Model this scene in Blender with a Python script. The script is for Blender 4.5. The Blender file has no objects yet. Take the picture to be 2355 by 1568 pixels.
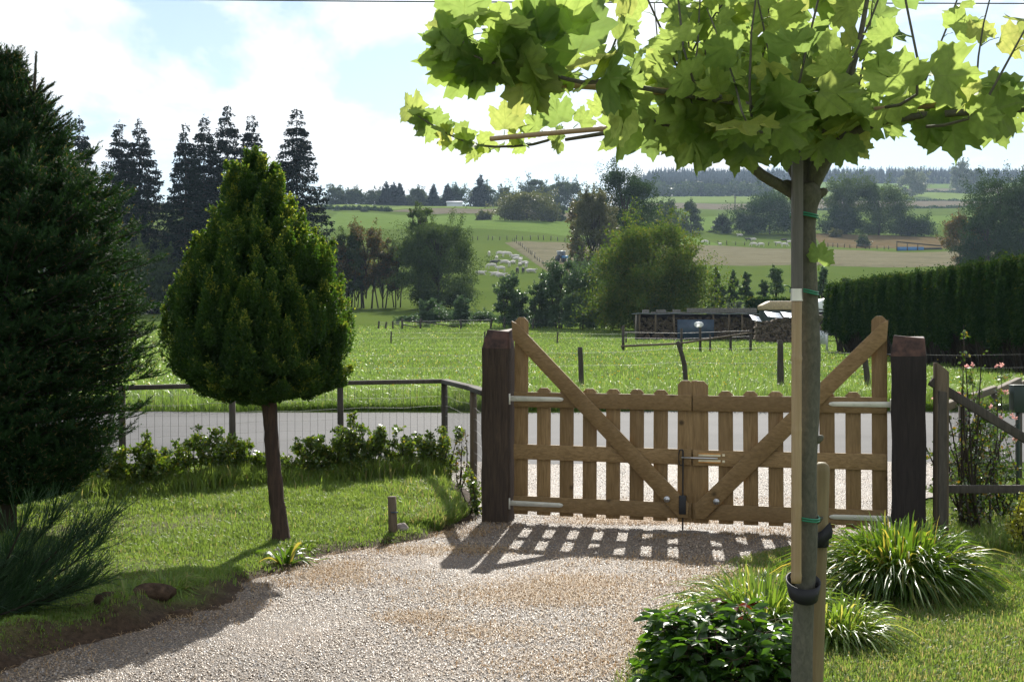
import bpy, math
import numpy as np
from mathutils import Vector, Matrix
rng = np.random.default_rng(7)
R = math.radians
sc = bpy.context.scene
C = sc.collection

# ------------------------------------------------------------------ camera, world, sun, exposure
SUN_EL, SUN_AZ = 36.0, 7.0            # azimuth to the right of the view axis (+Y)
cam_d = bpy.data.cameras.new('camera'); cam = bpy.data.objects.new('camera', cam_d); C.objects.link(cam)
cam_d.sensor_width = 36; cam_d.lens = 45.47; cam_d.clip_start = 0.05; cam_d.clip_end = 9000
cam.location = (0, 0, 1.6); cam.rotation_euler = (R(90 - 0.41), 0, 0)
sc.camera = cam
sc.view_settings.view_transform = 'Standard'; sc.view_settings.look = 'None'
sc.view_settings.exposure = 0.78; sc.view_settings.gamma = 1
w = bpy.data.worlds.new('World'); sc.world = w; w.use_nodes = True
nt = w.node_tree; nt.nodes.clear(); N = nt.nodes.new; L = nt.links.new
sky = N('ShaderNodeTexSky'); sky.sky_type = 'NISHITA'; sky.sun_disc = False
sky.sun_elevation = R(SUN_EL); sky.sun_rotation = R(SUN_AZ); sky.air_density = 1.0; sky.dust_density = 0.3; sky.ozone_density = 1.5
bg = N('ShaderNodeBackground'); bg.inputs[1].default_value = 0.074; L(sky.outputs[0], bg.inputs[0])
tc = N('ShaderNodeTexCoord')
sep = N('ShaderNodeSeparateXYZ'); L(tc.outputs['Generated'], sep.inputs[0])
mp = N('ShaderNodeMapping'); mp.inputs['Location'].default_value = (3.1, 1.4, 0.3); mp.inputs['Scale'].default_value = (1, 1.0, 2.1); L(tc.outputs['Generated'], mp.inputs[0])
nz = N('ShaderNodeTexNoise'); nz.inputs['Scale'].default_value = 5.5; nz.inputs['Detail'].default_value = 9; nz.inputs['Roughness'].default_value = 0.56; nz.inputs['Distortion'].default_value = 0.3
L(mp.outputs[0], nz.inputs[0])
rp = N('ShaderNodeValToRGB'); rp.color_ramp.elements[0].position = 0.45; rp.color_ramp.elements[1].position = 0.55; rp.color_ramp.elements[0].color = (.08, .08, .08, 1); L(nz.outputs[0], rp.inputs[0])
bg2 = N('ShaderNodeBackground'); bg2.inputs[0].default_value = (0.97, 0.99, 1.0, 1); bg2.inputs[1].default_value = 0.72
mx = N('ShaderNodeMixShader'); L(rp.outputs[0], mx.inputs[0]); L(bg.outputs[0], mx.inputs[1]); L(bg2.outputs[0], mx.inputs[2])
wo = N('ShaderNodeOutputWorld'); L(mx.outputs[0], wo.inputs[0])
sd = bpy.data.lights.new('sun', 'SUN'); sun = bpy.data.objects.new('sun', sd); C.objects.link(sun)
sd.energy = 4.9; sd.angle = R(0.5); sd.color = (1, 0.95, 0.86)
SD = Vector((math.sin(R(SUN_AZ)) * math.cos(R(SUN_EL)), math.cos(R(SUN_AZ)) * math.cos(R(SUN_EL)), math.sin(R(SUN_EL))))
sun.rotation_euler = SD.to_track_quat('Z', 'Y').to_euler(); sun.location = (0, 0, 30)
sc.cycles.max_bounces = 7; sc.cycles.diffuse_bounces = 4; sc.cycles.transmission_bounces = 5; sc.cycles.glossy_bounces = 2
sc.cycles.volume_bounces = 0; sc.cycles.sample_clamp_indirect = 6

# ------------------------------------------------------------------ picture <-> place
FD, CX, HY, EYE = 2974.0, 1177.5, 762.6, 1.6
def P(x, y, Y): return np.array([(x - CX) / FD * Y, Y, EYE - (y - HY) / FD * Y])
def WX(x, Y): return (x - CX) / FD * Y
def PZ(y, Y): return EYE - (y - HY) / FD * Y

# ------------------------------------------------------------------ materials
def newmat(name):
    m = bpy.data.materials.new(name); m.use_nodes = True
    m.node_tree.nodes.clear(); return m, m.node_tree.nodes.new, m.node_tree.links.new
def mixc(N, L, fac, a, b, mode='MIX'):
    n = N('ShaderNodeMix'); n.data_type = 'RGBA'; n.blend_type = mode
    for sock, v in ((n.inputs[0], fac), (n.inputs[6], a), (n.inputs[7], b)):
        if hasattr(v, 'links'): L(v, sock)
        elif isinstance(v, (int, float)): sock.default_value = v
        else: sock.default_value = (*v, 1)
    return n.outputs[2]
def noise(N, L, vec, scale, detail=4, rough=.55, stretch=None, dist=0):
    if stretch is not None:
        mpn = N('ShaderNodeMapping'); mpn.inputs['Scale'].default_value = stretch; L(vec, mpn.inputs[0]); vec = mpn.outputs[0]
    n = N('ShaderNodeTexNoise'); n.inputs['Scale'].default_value = scale; n.inputs['Detail'].default_value = detail
    n.inputs['Roughness'].default_value = rough; n.inputs['Distortion'].default_value = dist; L(vec, n.inputs[0]); return n.outputs[0]
def ramp(N, L, fac, stops):
    r = N('ShaderNodeValToRGB'); e = r.color_ramp.elements
    while len(e) < len(stops): e.new(0.5)
    for k, (p, c) in enumerate(stops):
        e[k].position = p; e[k].color = (*c, 1) if not isinstance(c, (int, float)) else (c, c, c, 1)
    L(fac, r.inputs[0]); return r.outputs[0]
def principled(N, L, col, rough=.6, spec=.4, metal=0, bump=None, bs=.3, bd=.01):
    p = N('ShaderNodeBsdfPrincipled'); p.inputs['Roughness'].default_value = rough
    p.inputs['Specular IOR Level'].default_value = spec; p.inputs['Metallic'].default_value = metal
    if hasattr(col, 'links'): L(col, p.inputs['Base Color'])
    else: p.inputs['Base Color'].default_value = (*col, 1)
    if bump is not None:
        b = N('ShaderNodeBump'); b.inputs['Strength'].default_value = bs; b.inputs['Distance'].default_value = bd
        L(bump, b.inputs['Height']); L(b.outputs[0], p.inputs['Normal'])
    return p
def leaf_mat(name, c1, c2, tr=.45, tcol=None, rough=.45, spec=.5, c3=None):
    """foliage: every leaf has its own tint (face attribute rnd) and lets light through"""
    m, N, L = newmat(name)
    a = N('ShaderNodeAttribute'); a.attribute_name = 'rnd'
    col = ramp(N, L, a.outputs['Fac'], [(0, c1), (.75, c2), (1, c3 or c2)])
    p = principled(N, L, col, rough, spec)
    t = N('ShaderNodeBsdfTranslucent')
    tcol = tcol or (1.5, 1.5, .7)
    L(mixc(N, L, 1.0, col, tcol, 'MULTIPLY'), t.inputs[0])
    mxn = N('ShaderNodeMixShader'); mxn.inputs[0].default_value = tr
    L(p.outputs[0], mxn.inputs[1]); L(t.outputs[0], mxn.inputs[2])
    o = N('ShaderNodeOutputMaterial'); L(mxn.outputs[0], o.inputs[0]); return m
def wood_mat(name, ca, cb, scale=1., rough=.7, stretch=(14, 14, 1.2), knots=False, bs=.35, spec=.3):
    m, N, L = newmat(name); t = N('ShaderNodeTexCoord'); v = t.outputs['Object']
    oi = N('ShaderNodeObjectInfo'); va = N('ShaderNodeVectorMath'); va.operation = 'ADD'
    sc_ = N('ShaderNodeVectorMath'); sc_.operation = 'SCALE'; sc_.inputs[3].default_value = 7
    cb_ = N('ShaderNodeCombineXYZ'); L(oi.outputs['Random'], cb_.inputs[0]); L(oi.outputs['Random'], cb_.inputs[1]); L(oi.outputs['Random'], cb_.inputs[2])
    L(cb_.outputs[0], sc_.inputs[0]); L(v, va.inputs[0]); L(sc_.outputs[0], va.inputs[1]); v = va.outputs[0]
    g = noise(N, L, v, 5 * scale, 6, .6, stretch, .6)
    big = noise(N, L, v, 1.3 * scale, 3)
    col = mixc(N, L, ramp(N, L, g, [(.3, 0), (.72, 1)]), ca, cb)
    col = mixc(N, L, ramp(N, L, big, [(.35, 0), (.75, .5)]), col, tuple(c * .6 for c in ca))
    if knots:
        vo = N('ShaderNodeTexVoronoi'); vo.inputs['Scale'].default_value = 4.5; L(v, vo.inputs['Vector'])
        col = mixc(N, L, ramp(N, L, vo.outputs[0], [(.05, 1), (.13, 0)]), col, tuple(c * .35 for c in ca))
    col = mixc(N, L, ramp(N, L, oi.outputs['Random'], [(0, .42), (1, 0)]), col, tuple(c * .55 for c in ca))
    p = principled(N, L, col, rough, spec, bump=g, bs=bs, bd=.004)
    o = N('ShaderNodeOutputMaterial'); L(p.outputs[0], o.inputs[0]); return m
def plain_mat(name, col, rough=.5, metal=0, spec=.5, var=.25, scale=8, bs=.1):
    m, N, L = newmat(name); t = N('ShaderNodeTexCoord')
    g = noise(N, L, t.outputs['Object'], scale, 5)
    c = mixc(N, L, ramp(N, L, g, [(.3, 0), (.7, 1)]), tuple(x * (1 - var) for x in col), tuple(min(1, x * (1 + var)) for x in col))
    p = principled(N, L, c, rough, spec, metal, bump=g, bs=bs, bd=.003)
    o = N('ShaderNodeOutputMaterial'); L(p.outputs[0], o.inputs[0]); return m

def ground_mat():
    m, N, L = newmat('grassland'); t = N('ShaderNodeTexCoord'); v = t.outputs['Object']
    n1 = noise(N, L, v, .035, 5, .6); n2 = noise(N, L, v, .6, 6, .65); n3 = noise(N, L, v, 9, 5, .7)
    c = mixc(N, L, ramp(N, L, n1, [(.35, 0), (.65, 1)]), (.082, .122, .028), (.118, .158, .040))
    c = mixc(N, L, ramp(N, L, n2, [(.4, 0), (.8, .6)]), c, (.115, .135, .028))
    c = mixc(N, L, ramp(N, L, n3, [(.35, .55), (.7, 0)]), c, (.035, .065, .012))
    p = principled(N, L, c, 1, 0, bump=n3, bs=.6, bd=.04)
    o = N('ShaderNodeOutputMaterial'); L(p.outputs[0], o.inputs[0]); return m
def field_mat(name, ca, cb, rows=0.15, ang=0.3):
    m, N, L = newmat(name); t = N('ShaderNodeTexCoord'); v = t.outputs['Object']
    g = noise(N, L, v, .12, 6, .7, (1, 2.6, 1)); g2 = noise(N, L, v, .8, 6, .75, (1, 3, 1))
    c = mixc(N, L, ramp(N, L, g, [(.35, 0), (.65, 1)]), ca, cb)
    c = mixc(N, L, ramp(N, L, g2, [(.3, .7), (.5, 0)]), c, tuple(x * .5 for x in ca))
    p = principled(N, L, c, 1, 0)
    o = N('ShaderNodeOutputMaterial'); L(p.outputs[0], o.inputs[0]); return m
def lawn_mat():
    m, N, L = newmat('turf'); t = N('ShaderNodeTexCoord'); v = t.outputs['Object']
    n1 = noise(N, L, v, 1.1, 5, .6); n2 = noise(N, L, v, 30, 5, .7)
    geo = N('ShaderNodeAttribute'); geo.attribute_name = 'soil'
    c = mixc(N, L, ramp(N, L, n1, [(.4, 0), (.7, 1)]), (.09, .125, .02), (.16, .15, .06))
    c = mixc(N, L, ramp(N, L, n2, [(.3, .7), (.6, 0)]), c, (.03, .028, .015))
    ns = mixc(N, L, ramp(N, L, n2, [(.3, 0), (.75, 1)]), (.022, .014, .009), (.085, .055, .035))
    c = mixc(N, L, geo.outputs['Fac'], c, ns)
    p = principled(N, L, c, .9, .15, bump=n2, bs=.9, bd=.02)
    o = N('ShaderNodeOutputMaterial'); L(p.outputs[0], o.inputs[0]); return m
def gravel_mat():
    m, N, L = newmat('gravel'); t = N('ShaderNodeTexCoord'); v = t.outputs['Object']
    vo = N('ShaderNodeTexVoronoi'); vo.inputs['Scale'].default_value = 84; L(v, vo.inputs['Vector'])
    s = N('ShaderNodeSeparateColor'); L(vo.outputs['Color'], s.inputs[0])
    c = ramp(N, L, s.outputs[0], [(0, (.12, .085, .055)), (.35, (.215, .155, .10)), (.7, (.31, .235, .165)), (.92, (.39, .32, .24)), (1, (.17, .18, .20))])
    n1 = noise(N, L, v, .75, 7, .68); n2 = noise(N, L, v, 45, 3); n4 = noise(N, L, v, .45, 4, .6, (2.2, .35, 1))
    c = mixc(N, L, ramp(N, L, n4, [(.42, 0), (.6, .5)]), c, (.115, .085, .065))
    c = mixc(N, L, ramp(N, L, n1, [(.45, 0), (.62, .75)]), c, (.30, .19, .105))
    c = mixc(N, L, ramp(N, L, vo.outputs[0], [(.25, 0), (.62, .85)]), c, (.04, .032, .027))
    mu = N('ShaderNodeMath'); mu.operation = 'MULTIPLY_ADD'; mu.inputs[1].default_value = -1; L(vo.outputs[0], mu.inputs[0]); L(n2, mu.inputs[2])
    p = principled(N, L, c, .6, .45, bump=mu.outputs[0], bs=1.0, bd=.012)
    o = N('ShaderNodeOutputMaterial'); L(p.outputs[0], o.inputs[0]); return m
def road_mat():
    m, N, L = newmat('asphalt'); t = N('ShaderNodeTexCoord'); v = t.outputs['Object']
    n1 = noise(N, L, v, .5, 5, .6, (.25, 1.4, 1)); n2 = noise(N, L, v, 55, 4, .7)
    c = mixc(N, L, ramp(N, L, n1, [(.35, 0), (.7, 1)]), (.045, .045, .049), (.085, .084, .088))
    c = mixc(N, L, ramp(N, L, n2, [(.35, .6), (.6, 0)]), c, (.05, .05, .05))
    p = principled(N, L, c, .8, .2, bump=n2, bs=.55, bd=.006)
    o = N('ShaderNodeOutputMaterial'); L(p.outputs[0], o.inputs[0]); return m
def chip_mat():
    m, N, L = newmat('stone_chips'); a = N('ShaderNodeAttribute'); a.attribute_name = 'rnd'
    c = ramp(N, L, a.outputs['Fac'], [(0, (.08, .058, .04)), (.4, (.225, .165, .11)), (.8, (.37, .29, .21)), (1, (.17, .18, .20))])
    p = principled(N, L, c, .5, .5)
    o = N('ShaderNodeOutputMaterial'); L(p.outputs[0], o.inputs[0]); return m

M = dict(
    ground=ground_mat(), lawn=lawn_mat(), gravel=gravel_mat(), road=road_mat(), chip=chip_mat(),
    stubble=field_mat('stubble', (.128, .118, .072), (.180, .166, .108)),
    plough=field_mat('grey_stubble', (.12, .105, .075), (.17, .15, .11)),
    rough=field_mat('rough_grass', (.10, .08, .04), (.15, .11, .06)),
    pasture=field_mat('pasture', (.098, .152, .036), (.130, .186, .048)),
    pale=field_mat('pale_pasture', (.13, .18, .05), (.16, .21, .065)),
    soil=plain_mat('soil', (.06, .04, .026), .95, var=.6, scale=25, bs=1, spec=.1),
    blade=leaf_mat('grass_blade', (.090, .156, .030), (.158, .228, .052), .52, (1.95, 1.8, 1.2), .4, .4, (.26, .23, .12)),
    blade2=leaf_mat('meadow_blade', (.086, .152, .032), (.150, .224, .056), .5, (1.8, 1.75, 1.1), .32, .42, (.30, .30, .13)),
    straw=leaf_mat('straw', (.29, .19, .095), (.40, .29, .16), .3, (1.2, 1, .8), .6, .3),
    plane=leaf_mat('plane_leaf', (.050, .105, .020), (.085, .155, .026), .58, (5.5, 3.8, 5.2), .5, .40, (.105, .155, .030)),
    thuja=leaf_mat('golden_conifer', (.012, .038, .010), (.036, .078, .015), .36, (3.8, 3.5, 1.2), .55, .25, (.19, .22, .04)),  # brightest tint puts sunlit tuft tips into the colour
    spruce=leaf_mat('spruce_needle', (.010, .030, .009), (.022, .055, .014), .24, (2.2, 2.3, .8), .7, .12, (.09, .075, .03)),
    farspruce=leaf_mat('far_spruce', (.005, .013, .010), (.012, .026, .017), .10, (1.2, 1.2, 1), .8, .08),
    alder=leaf_mat('alder_leaf', (.028, .056, .022), (.058, .092, .032), .34, (1.7, 1.6, .7), .75, .12),
    rust=leaf_mat('rusty_leaf', (.045, .055, .02), (.085, .075, .028), .38, (1.6, 1.5, .8), .6, .2, (.19, .09, .03)),
    birch=leaf_mat('birch_leaf', (.05, .06, .028), (.10, .105, .05), .4, (1.5, 1.4, .8), .45, .4),
    oak=leaf_mat('oak_leaf', (.014, .034, .012), (.032, .062, .018), .3, (1.5, 1.5, .7), .75, .12),
    haw=leaf_mat('hawthorn_leaf', (.036, .068, .017), (.080, .122, .027), .42, (1.8, 1.8, .7), .7, .12, (.13, .12, .03)),
    ash=leaf_mat('ash_leaf', (.034, .072, .034), (.07, .115, .055), .34, (1.5, 1.6, .9), .45, .5),
    fardec=leaf_mat('far_leaf', (.022, .042, .018), (.048, .075, .026), .3, (1.4, 1.4, .8), .55, .3),
    olive=leaf_mat('olive_leaf', (.06, .075, .02), (.105, .12, .035), .36, (1.4, 1.3, .7), .5, .3),
    pale_tree=leaf_mat('silver_leaf', (.10, .13, .085), (.17, .20, .13), .3, (1.2, 1.2, 1), .5, .4),
    hornbeam=leaf_mat('hornbeam_leaf', (.048, .095, .020), (.11, .17, .032), .45, (1.9, 1.8, .6), .3, .7, (.18, .17, .04)),
    hedge=leaf_mat('clipped_conifer', (.010, .030, .010), (.034, .066, .020), .26, (2.2, 2, .7), .9, .05, (.09, .10, .02)),
    lily=leaf_mat('strap_leaf', (.040, .09, .014), (.095, .165, .025), .5, (2.1, 1.9, .8), .36, .5, (.28, .25, .08)),
    lily2=leaf_mat('pale_strap_leaf', (.09, .15, .03), (.17, .25, .055), .46, (1.7, 1.7, .7), .36, .5, (.40, .36, .16)),
    peony=leaf_mat('peony_leaf', (.024, .065, .016), (.06, .125, .022), .48, (2.4, 2.3, .7), .36, .55, (.12, .15, .03)),
    peony_red=leaf_mat('red_leaf', (.11, .022, .014), (.15, .04, .018), .35, (1.5, 1, .8), .25, .8),
    broom=leaf_mat('broom_twig', (.012, .042, .014), (.03, .08, .02), .15, (1.4, 1.6, .6), .5, .4),
    rose=leaf_mat('rose_leaf', (.028, .06, .016), (.07, .12, .025), .38, (1.9, 1.9, .5), .2, 1.0, (.22, .13, .03)),
    yellowleaf=leaf_mat('yellow_leaf', (.20, .22, .02), (.36, .35, .04), .4, (1.3, 1.3, .6), .35, .6),
    petal=leaf_mat('pink_petal', (.72, .34, .30), (.80, .50, .45), .4, (1.1, 1, 1), .5, .3),
    buttercup=leaf_mat('yellow_petal', (.70, .48, .02), (.80, .60, .03), .3, (1.1, 1, .6), .4, .4),
    bark=wood_mat('young_bark', (.085, .085, .062), (.19, .175, .13), 1.6, .8, (9, 9, 5), bs=.6),
    redbark=wood_mat('peeling_bark', (.030, .020, .015), (.115, .070, .046), 1.2, .85, (10, 10, 1.2), bs=1.0),
    darkbark=wood_mat('dark_bark', (.03, .024, .018), (.07, .055, .04), .5, .9, (6, 6, 1.5), bs=.8),
    gate=wood_mat('treated_pine', (.19, .115, .045), (.38, .25, .115), 1., .62, (1.2, 14, 14), True),
    gatev=wood_mat('treated_pine_upright', (.19, .115, .045), (.38, .25, .115), 1., .62, (14, 14, 1.2), True),
    sleeper=wood_mat('old_oak', (.038, .026, .019), (.12, .082, .055), .9, .75, (12, 12, 1.0), bs=1.2),
    tarred=wood_mat('tarred_oak', (.016, .012, .011), (.045, .033, .028), .9, .7, (12, 12, 1.0), bs=1.2),
    raw=plain_mat('raw_redwood', (.060, .028, .019), .75, var=.9, scale=14, bs=1.2),
    fence=wood_mat('weathered_fence', (.05, .043, .035), (.11, .095, .075), 1., .85, (10, 10, 1.2), bs=.7),
    fencebrown=wood_mat('brown_fence', (.10, .075, .048), (.19, .145, .095), 1., .8, (10, 10, 1.2), bs=.6),
    stake=wood_mat('debarked_stake', (.19, .145, .07), (.31, .24, .13), 1., .6, (9, 9, 1), bs=.3),
    bamboo=wood_mat('bamboo', (.33, .22, .11), (.46, .33, .18), 1., .42, (22, 22, .8), bs=.15, spec=.5),
    batten=wood_mat('grey_batten', (.13, .12, .115), (.22, .205, .195), 1., .7, (16, 16, .8), bs=.5),
    zinc=plain_mat('zinc', (.62, .60, .52), .42, .55, var=.12),
    steel=plain_mat('steel', (.55, .55, .56), .3, .9, var=.15),
    iron=plain_mat('black_iron', (.02, .02, .022), .5, .3),
    rubber=plain_mat('rubber', (.014, .014, .017), .6, spec=.35),
    tie=plain_mat('green_tie', (.01, .16, .085), .4),
    wire=plain_mat('wire', (.10, .105, .10), .6, .2),
    tin=plain_mat('tin_sheet', (.58, .62, .68), .3, .8, var=.2),
    tan=plain_mat('tan_tarpaulin', (.36, .28, .15), .55),
    blue=plain_mat('blue_sheet', (.035, .06, .095), .5, scale=3),
    white=plain_mat('white_paint', (.78, .80, .82), .3, var=.05),
    darkbox=plain_mat('dark_plastic', (.012, .028, .022), .5),
    log=wood_mat('firewood', (.085, .062, .045), (.22, .17, .12), 2., .9),
    stone=plain_mat('stone', (.24, .20, .18), .8, var=.4, scale=9, bs=.6),
    roofboard=plain_mat('grey_board', (.13, .12, .11), .85, var=.35),
    hide=plain_mat('white_hide', (.60, .56, .52), .85, var=.10, scale=2, spec=.2),
    darkhide=plain_mat('grey_hide', (.09, .085, .09), .85, var=.3, scale=2, spec=.2),
    glass=plain_mat('dark_glass', (.03, .04, .05), .08, spec=.8),
    tractor=plain_mat('blue_paint', (.06, .20, .42), .35),
    orange=plain_mat('orange_label', (.75, .32, .06), .5), cream=plain_mat('cream_plate', (.70, .62, .42), .45),
    black=plain_mat('cable_black', (.01, .01, .012), .6), brick=plain_mat('pale_wall', (.55, .58, .62), .7),
)

def add_veins(m):
    """pale veins fanning out from the leaf base, in the leaf's own coordinates"""
    nt_ = m.node_tree; N = nt_.nodes.new; L = nt_.links.new
    def mth(op, a, b=None):
        n = N('ShaderNodeMath'); n.operation = op
        for i, q in enumerate((a, b)):
            if q is None: continue
            if hasattr(q, 'links'): L(q, n.inputs[i])
            else: n.inputs[i].default_value = q
        return n.outputs[0]
    at = N('ShaderNodeAttribute'); at.attribute_name = 'luv'; sp = N('ShaderNodeSeparateXYZ'); L(at.outputs['Vector'], sp.inputs[0])
    x, y = sp.outputs[0], mth('SUBTRACT', sp.outputs[1], .03); ang = mth('ARCTAN2', x, y); r_ = mth('SQRT', mth('ADD', mth('MULTIPLY', x, x), mth('MULTIPLY', y, y)))
    v1 = mth('MULTIPLY', mth('ABSOLUTE', mth('SINE', mth('MULTIPLY', ang, math.pi / .74))), r_)
    v2 = mth('ABSOLUTE', mth('SINE', mth('MULTIPLY', mth('ADD', mth('ABSOLUTE', x), mth('MULTIPLY', y, -1.1)), 26)))
    f = mth('MAXIMUM', ramp(N, L, v1, [(.02, .85), (.055, 0)]), ramp(N, L, v2, [(.05, .30), (.22, 0)]))
    no = noise(N, L, at.outputs['Vector'], 6, 4, .6)
    for n in list(nt_.nodes):
        if n.type == 'BSDF_PRINCIPLED':
            src = n.inputs['Base Color'].links[0].from_socket
            c = mixc(N, L, ramp(N, L, no, [(.35, .35), (.6, 0)]), src, (.05, .085, .02)); c = mixc(N, L, f, c, (.22, .27, .09)); L(c, n.inputs['Base Color'])
        if n.type == 'BSDF_TRANSLUCENT':
            src = n.inputs[0].links[0].from_socket; c = mixc(N, L, ramp(N, L, no, [(.35, .30), (.6, 0)]), src, (.12, .22, .03)); c = mixc(N, L, mth('MULTIPLY', f, .55), c, (.16, .22, .03)); L(c, n.inputs[0])
add_veins(M['plane'])

# ------------------------------------------------------------------ mesh helpers
ORG = {}
class B:
    """collects verts and faces (arrays of any polygon size) plus a random value per face"""
    def __init__(s): s.V = []; s.F = []; s.n = 0; s.r = []
    def add(s, V, F, rnd=None):
        V = np.asarray(V, float).reshape(-1, 3)
        Fs = F if isinstance(F, list) else [F]
        for f in Fs:
            f = np.asarray(f, int)
            if f.size == 0: continue
            s.F.append(f + s.n)
            s.r.append(np.full(len(f), .5) if rnd is None else (np.full(len(f), rnd) if np.isscalar(rnd) else np.asarray(rnd)[:len(f)]))
        s.V.append(V); s.n += len(V); return s
    def mesh(s, name, mat, org=(0, 0, 0), smooth=False):
        V = np.concatenate(s.V) - np.asarray(org); me = bpy.data.meshes.new(name)
        loops = np.concatenate([f.ravel() for f in s.F]); tot = np.concatenate([np.full(len(f), f.shape[1]) for f in s.F])
        start = np.concatenate([[0], np.cumsum(tot)[:-1]])
        me.vertices.add(len(V)); me.vertices.foreach_set('co', V.astype('f').ravel())
        me.loops.add(len(loops)); me.loops.foreach_set('vertex_index', loops.astype('i'))
        me.polygons.add(len(tot)); me.polygons.foreach_set('loop_start', start.astype('i')); me.polygons.foreach_set('loop_total', tot.astype('i'))
        if smooth: me.polygons.foreach_set('use_smooth', np.ones(len(tot), bool))
        me.update(calc_edges=True)
        a = me.attributes.new('rnd', 'FLOAT', 'FACE'); a.data.foreach_set('value', np.concatenate(s.r).astype('f'))
        me.materials.append(mat); return me
def tag(o, label=None, cat=None, group=None, kind=None):
    if label: o['label'] = label
    if cat: o['category'] = cat
    if group: o['group'] = group
    if kind: o['kind'] = kind
    return o
def thing(name, label, cat, loc, group=None):
    o = bpy.data.objects.new(name, None); o.empty_display_size = .2; C.objects.link(o); o.location = loc
    ORG[o.name] = np.asarray(loc, float); return tag(o, label, cat, group)
def part(name, b, mat, parent, smooth=False, bevel=0, label=None):
    org = ORG[parent.name]; o = bpy.data.objects.new(name, b.mesh(name, mat, org, smooth)); C.objects.link(o); o.parent = parent
    ORG[o.name] = org
    if bevel: md = o.modifiers.new('bevel', 'BEVEL'); md.width = bevel; md.segments = 2; md.limit_method = 'ANGLE'
    if label: o['label'] = label
    return o
def solo(name, b, mat, loc, label, cat, group=None, smooth=False, kind=None, bevel=0):
    o = bpy.data.objects.new(name, b.mesh(name, mat, loc, smooth)); C.objects.link(o); o.location = loc
    if bevel: md = o.modifiers.new('bevel', 'BEVEL'); md.width = bevel; md.segments = 2; md.limit_method = 'ANGLE'
    ORG[o.name] = np.asarray(loc, float); return tag(o, label, cat, group, kind)
def struct(name, b, mat, smooth=True):
    o = bpy.data.objects.new(name, b.mesh(name, mat, (0, 0, 0), smooth)); C.objects.link(o); o['kind'] = 'structure'; return o
def unit(v): v = np.asarray(v, float); return v / (np.linalg.norm(v, axis=-1, keepdims=True) + 1e-9)
def tube(pts, rad, n=8, cap=True, wob=0, seed=0):
    pts = np.asarray(pts, float); k = len(pts); rad = np.full(k, rad) if np.isscalar(rad) else np.asarray(rad, float)
    d = unit(np.gradient(pts, axis=0)); ref = np.array([0, 0, 1.]) if abs(d[0][2]) < .9 else np.array([1., 0, 0])
    a = unit(np.cross(d, ref)); b_ = np.cross(d, a); t = np.linspace(0, 2 * np.pi, n, endpoint=False)
    rr = rad[:, None] * np.ones((1, n))
    if wob: rr = rr * (1 + wob * (np.random.default_rng(seed).random((k, n)) - .5))
    V = pts[:, None] + rr[..., None] * (np.cos(t)[None, :, None] * a[:, None] + np.sin(t)[None, :, None] * b_[:, None])
    V = V.reshape(-1, 3); i = np.arange(k - 1)[:, None] * n; j = np.arange(n)[None]
    F = np.stack([i + j, i + (j + 1) % n, i + n + (j + 1) % n, i + n + j], -1).reshape(-1, 4)
    Fs = [F]
    if cap: Fs += [np.arange(n)[::-1][None], (np.arange(n) + (k - 1) * n)[None]]
    return V, Fs
def smooth_path(pts, n=12):
    pts = np.asarray(pts, float); t = np.linspace(0, len(pts) - 1, n); k = len(pts)
    out = []
    for u in t:
        i = min(int(u), k - 2); f = u - i
        p0, p1, p2, p3 = pts[max(i - 1, 0)], pts[i], pts[i + 1], pts[min(i + 2, k - 1)]
        out.append(.5 * ((2 * p1) + (-p0 + p2) * f + (2 * p0 - 5 * p1 + 4 * p2 - p3) * f * f + (-p0 + 3 * p1 - 3 * p2 + p3) * f ** 3))
    return np.array(out)
def frame(o, ex, ey, ez): return (np.asarray(o, float), unit(ex), unit(ey), unit(ez))
W0 = frame((0, 0, 0), (1, 0, 0), (0, 1, 0), (0, 0, 1))
def box(fr, x0, x1, y0, y1, z0, z1):
    o, ex, ey, ez = fr
    V = np.array([o + ex * x + ey * y + ez * z for z in (z0, z1) for y in (y0, y1) for x in (x0, x1)])
    return V, np.array([[0, 2, 3, 1], [4, 5, 7, 6], [0, 1, 5, 4], [2, 6, 7, 3], [0, 4, 6, 2], [1, 3, 7, 5]])
def prism(fr, outline, y0, y1):
    """outline in the frame's x/z plane, extruded along its y"""
    o, ex, ey, ez = fr; n = len(outline)
    V = [o + ex * x + ez * z + ey * y0 for x, z in outline] + [o + ex * x + ez * z + ey * y1 for x, z in outline]
    i = np.arange(n); F = np.stack([i, (i + 1) % n, (i + 1) % n + n, i + n], -1)
    return np.array(V), [F, i[::-1][None], (i + n)[None]]
def smoothstep(a, b, x): t = np.clip((x - a) / (b - a), 0, 1); return t * t * (3 - 2 * t)
def vnoise(x, y, s, seed=0):
    r = np.random.default_rng(seed + 1000); out = 0
    for k in range(5):
        a = r.uniform(0, 2 * np.pi, 2); f = s * 1.9 ** k; th = r.uniform(0, 6.28)
        out = out + .55 ** k * np.sin(f * (x * np.cos(th) + y * np.sin(th)) + a[0]) * np.sin(f * .8 * (-x * np.sin(th) + y * np.cos(th)) + a[1])
    return out

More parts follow.
